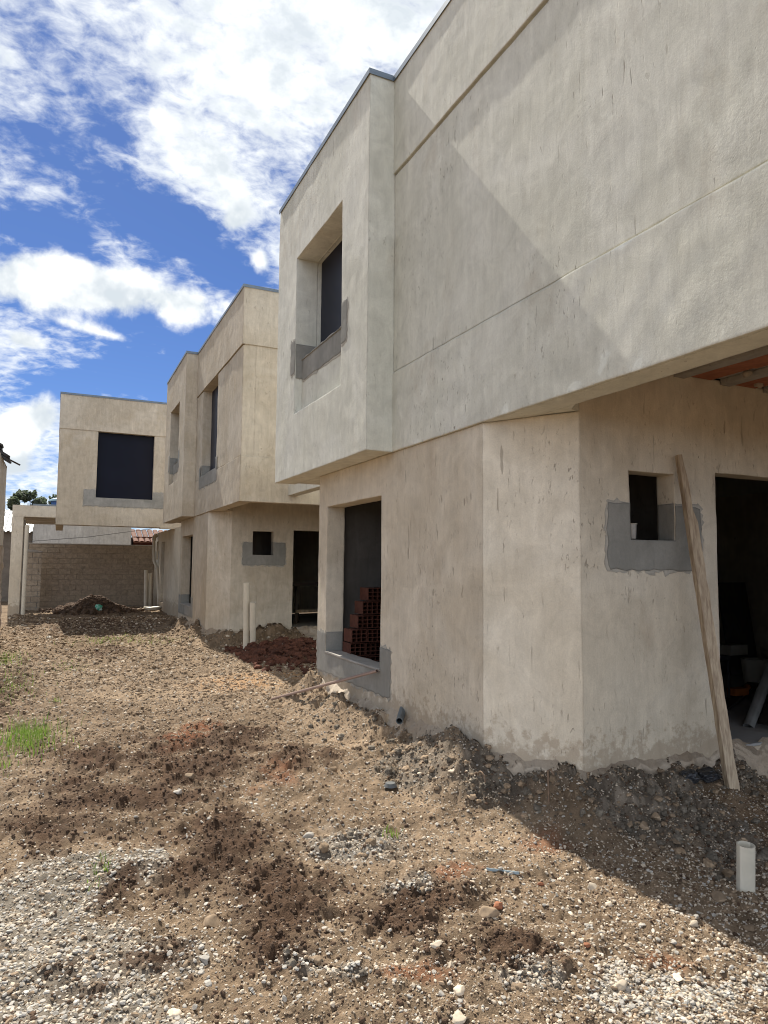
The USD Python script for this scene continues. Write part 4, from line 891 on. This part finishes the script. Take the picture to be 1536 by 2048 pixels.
for k, (x, y, r, m, lab) in enumerate(SP):
    t = stone(r, 500 + k, 2, rough=.5); t.apply_transform(trimesh.transformations.rotation_matrix(g.uniform(0, 6.28), (0, 0, 1))); t.apply_translation([x, y, float(ground_z(x, y)) + r * .06])
    part('loose_stone', t, STONE[m], smooth=30, label=lab or stone_label(x, y, r, m), cat='stone', group='loose stones on the earth')
for k, (x, y, r) in enumerate([(1.42, 2.26, .022), (2.02, 2.95, .03), (.68, 2.52, .02), (.52, 2.2, .02), (2.18, 2.5, .02), (2.4, 3.1, .02)]):
    t = stone(r, 560 + k, 1); t.apply_translation([x, y, float(ground_z(x, y)) + r * .25]); part('brick_chip', t, STONE['brick'], smooth=30, label=['small orange brick fragment nearest the picture bottom, left of the pale gravel', 'orange brick fragment touching the large tan stone', 'orange brick fragment farthest left in the foreground gravel', 'orange brick fragment at the lower left picture corner', 'orange brick fragment among the stones at the bottom right', 'orange brick fragment below the pale blue strip'][k], cat='brick fragment', group='brick fragments on the earth')


def crumple(cx, cy, cz, rx, ry, rz_, seed):
    t = trimesh.creation.icosphere(subdivisions=3, radius=1.0); v = np.array(t.vertices); v *= (.55 + .9 * meshkit.fbm(v * 1.8 + seed, 4, seed=seed))[:, None]; v *= (rx, ry, rz_); return TM(v + (cx, cy, cz), t.faces)
for (x, y, r, lab) in [(4.03, 3.56, .075, 'left black plastic scrap on the ground by the board foot'), (4.22, 3.56, .09, 'right black plastic scrap beside the foot of the leaning board')]:
    part('plastic_scrap', crumple(x, y, float(ground_z(x, y)) + .02, r, r * .8, .045, int(x * 100)), RUBBER, smooth=False, label=lab, cat='plastic scrap')
part('plastic_bag', crumple(1.27, 24.75, float(ground_z(1.27, 24.75)) + .10, .12, .08, .12, 7), simple('green_plastic', (.03, .33, .20), col2=(.55, .62, .58), rough=.4, scale=5), smooth=False, label='green and white bag lying at the dirt pile', cat='bag')
hz = float(ground_z(3.0, 25.6)); part('hose_coil', cat_(*[tube([(3.08 + (.24 + .02 * k) * math.cos(a), 25.6 + (.2 + .02 * k) * math.sin(a), hz + .06 + .03 * k) for a in np.linspace(0, 6.28, 22)], .028, 8) for k in range(3)]), PVCW, smooth=40, label='coil of white hose on the ground at the farthest house wall', cat='hose')
part('floor_plank', obox((2.05, 25.0, GZ + .03), (3.2, 25.9, GZ + .10), .16, .05, (0, 1, 0)), WOOD, label='long pale plank lying by the hose coil at the lane end', cat='plank')
part('pipe_lid', tube([(2.28, 4.70, float(ground_z(2.28, 4.7)) + .005), (2.28, 4.70, float(ground_z(2.28, 4.7)) + .03)], [.05, .035], 18), simple('grey_lid', (.12, .125, .125), rough=.5), smooth=40, label='round grey plastic lid on the sunlit earth', cat='lid')
part('plastic_strip', obox((2.20, 3.32, float(ground_z(2.2, 3.32)) + .012), (2.34, 3.21, float(ground_z(2.34, 3.21)) + .015), .014, .004, (0, 0, 1)), simple('pale_blue_plastic', (.34, .42, .45), rough=.5), label='thin pale blue plastic strip lying on the earth', cat='plastic strip')
part('form_board', obox((2.83, 5.98, -.45), (2.83, 5.98, -.02), .16, .05, (0, 1, 0)), WOOD, label='short upright board end set in the footing under the near window', cat='board')
part('paper_scrap', crumple(-.1, 17.0, float(ground_z(-.1, 17.)) + .04, .06, .05, .05, 9), PVCW, label='white paper scrap on the earth near the left gateway', cat='paper scrap')

# grass tufts
GRASS = mat('grass_blade', {'g': ('geometry', {}), 'n': ('noise_texture', {'scale': 14.0, 'detail': 2.0}), 'c': ('mix_color', {'a': (.06, .13, .02), 'b': (.17, .27, .05)}), 'p': ('principled_bsdf', {'roughness': .5, 'specular_ior_level': .3}), 't': ('translucent_bsdf', {'color': (.20, .32, .05)}), 'x': ('mix_closure', {'fac': .4})},
            [('g.position', 'n.vector'), ('n.fac', 'c.fac'), ('c.result', 'p.base_color'), ('p.BSDF', 'x.closure1'), ('t.BSDF', 'x.closure2')], surface='x.closure')


def tuft(cx, cy, rx, ry, n, h, seed, label):
    g = np.random.default_rng(seed); V, F = [], []
    xs = cx + g.normal(0, rx, n); ys = cy + g.normal(0, ry, n); zz = ground_z(xs, ys)
    for x, y, z in zip(xs, ys, zz):
        a = g.uniform(0, 6.28); d = np.array([math.cos(a), math.sin(a)]); s = np.array([-d[1], d[0]]) * g.uniform(.0022, .0045); H = h * g.uniform(.5, 1.2); lean = g.uniform(.1, .7) * H
        k = len(V)
        for t in (0, .4, .75, 1.0):
            c = np.array([x, y]) + d * lean * t ** 2; w = s * (1 - t * .9)
            V += [(*(c - w), z - .01 + H * (t - .25 * t * t)), (*(c + w), z - .01 + H * (t - .25 * t * t))]
        for q in range(3): F += [(k + 2 * q, k + 2 * q + 1, k + 2 * q + 2), (k + 2 * q + 1, k + 2 * q + 3, k + 2 * q + 2)]
    part('grass_tuft', TM(V, F), GRASS, smooth=True, label=label, cat='grass', kind='stuff')


tuft(-.16, 7.25, .14, .30, 520, .17, 1, 'largest bright green grass tuft at the left edge on dark earth')
tuft(-.40, 6.6, .10, .2, 120, .10, 2, 'thin grass just below the largest tuft at the left edge')
tuft(1.15, 15.9, .45, .5, 380, .12, 3, 'wide low green grass patch near the lane end')
tuft(2.0, 15.3, .25, .3, 110, .10, 4, 'small yellowish grass patch right of the wide low patch')
tuft(-.75, 13.3, .2, .6, 260, .15, 5, 'grass along the left wall foot, farther off')
tuft(-.55, 10.4, .2, .7, 260, .12, 6, 'grass along the left wall foot in mid distance')
tuft(.25, 12.3, .2, .4, 110, .08, 7, 'sparse short grass in the middle of the lane')
tuft(.05, 9.0, .03, .04, 25, .10, 8, 'lone little grass sprig left of the lane middle')
tuft(1.95, 4.0, .03, .03, 26, .09, 9, 'lone green sprig beside the grey rubble patch')
tuft(.28, 4.1, .04, .10, 30, .08, 10, 'thin weeds in the pale gravel at lower left')
DRY = simple('dry_grass', (.40, .31, .16), rough=.7, scale=20)
GREEN, GRASS = GRASS, DRY
tuft(-.1, 7.0, .2, .4, 120, .12, 21, 'dry straw-coloured grass mixed round the largest green tuft')
tuft(-.6, 10.8, .2, .8, 160, .12, 22, 'dry straw-coloured grass at the left wall foot')
tuft(1.3, 15.6, .6, .5, 160, .10, 23, 'dry grass mixed in the low patch near the lane end')
tuft(.22, 3.95, .1, .15, 26, .07, 24, 'dry weed stalks in the pale gravel at lower left')
GRASS = GREEN
tuft(.72, 2.13, .02, .02, 14, .05, 11, 'tiny yellow sprig at the bottom foreground')
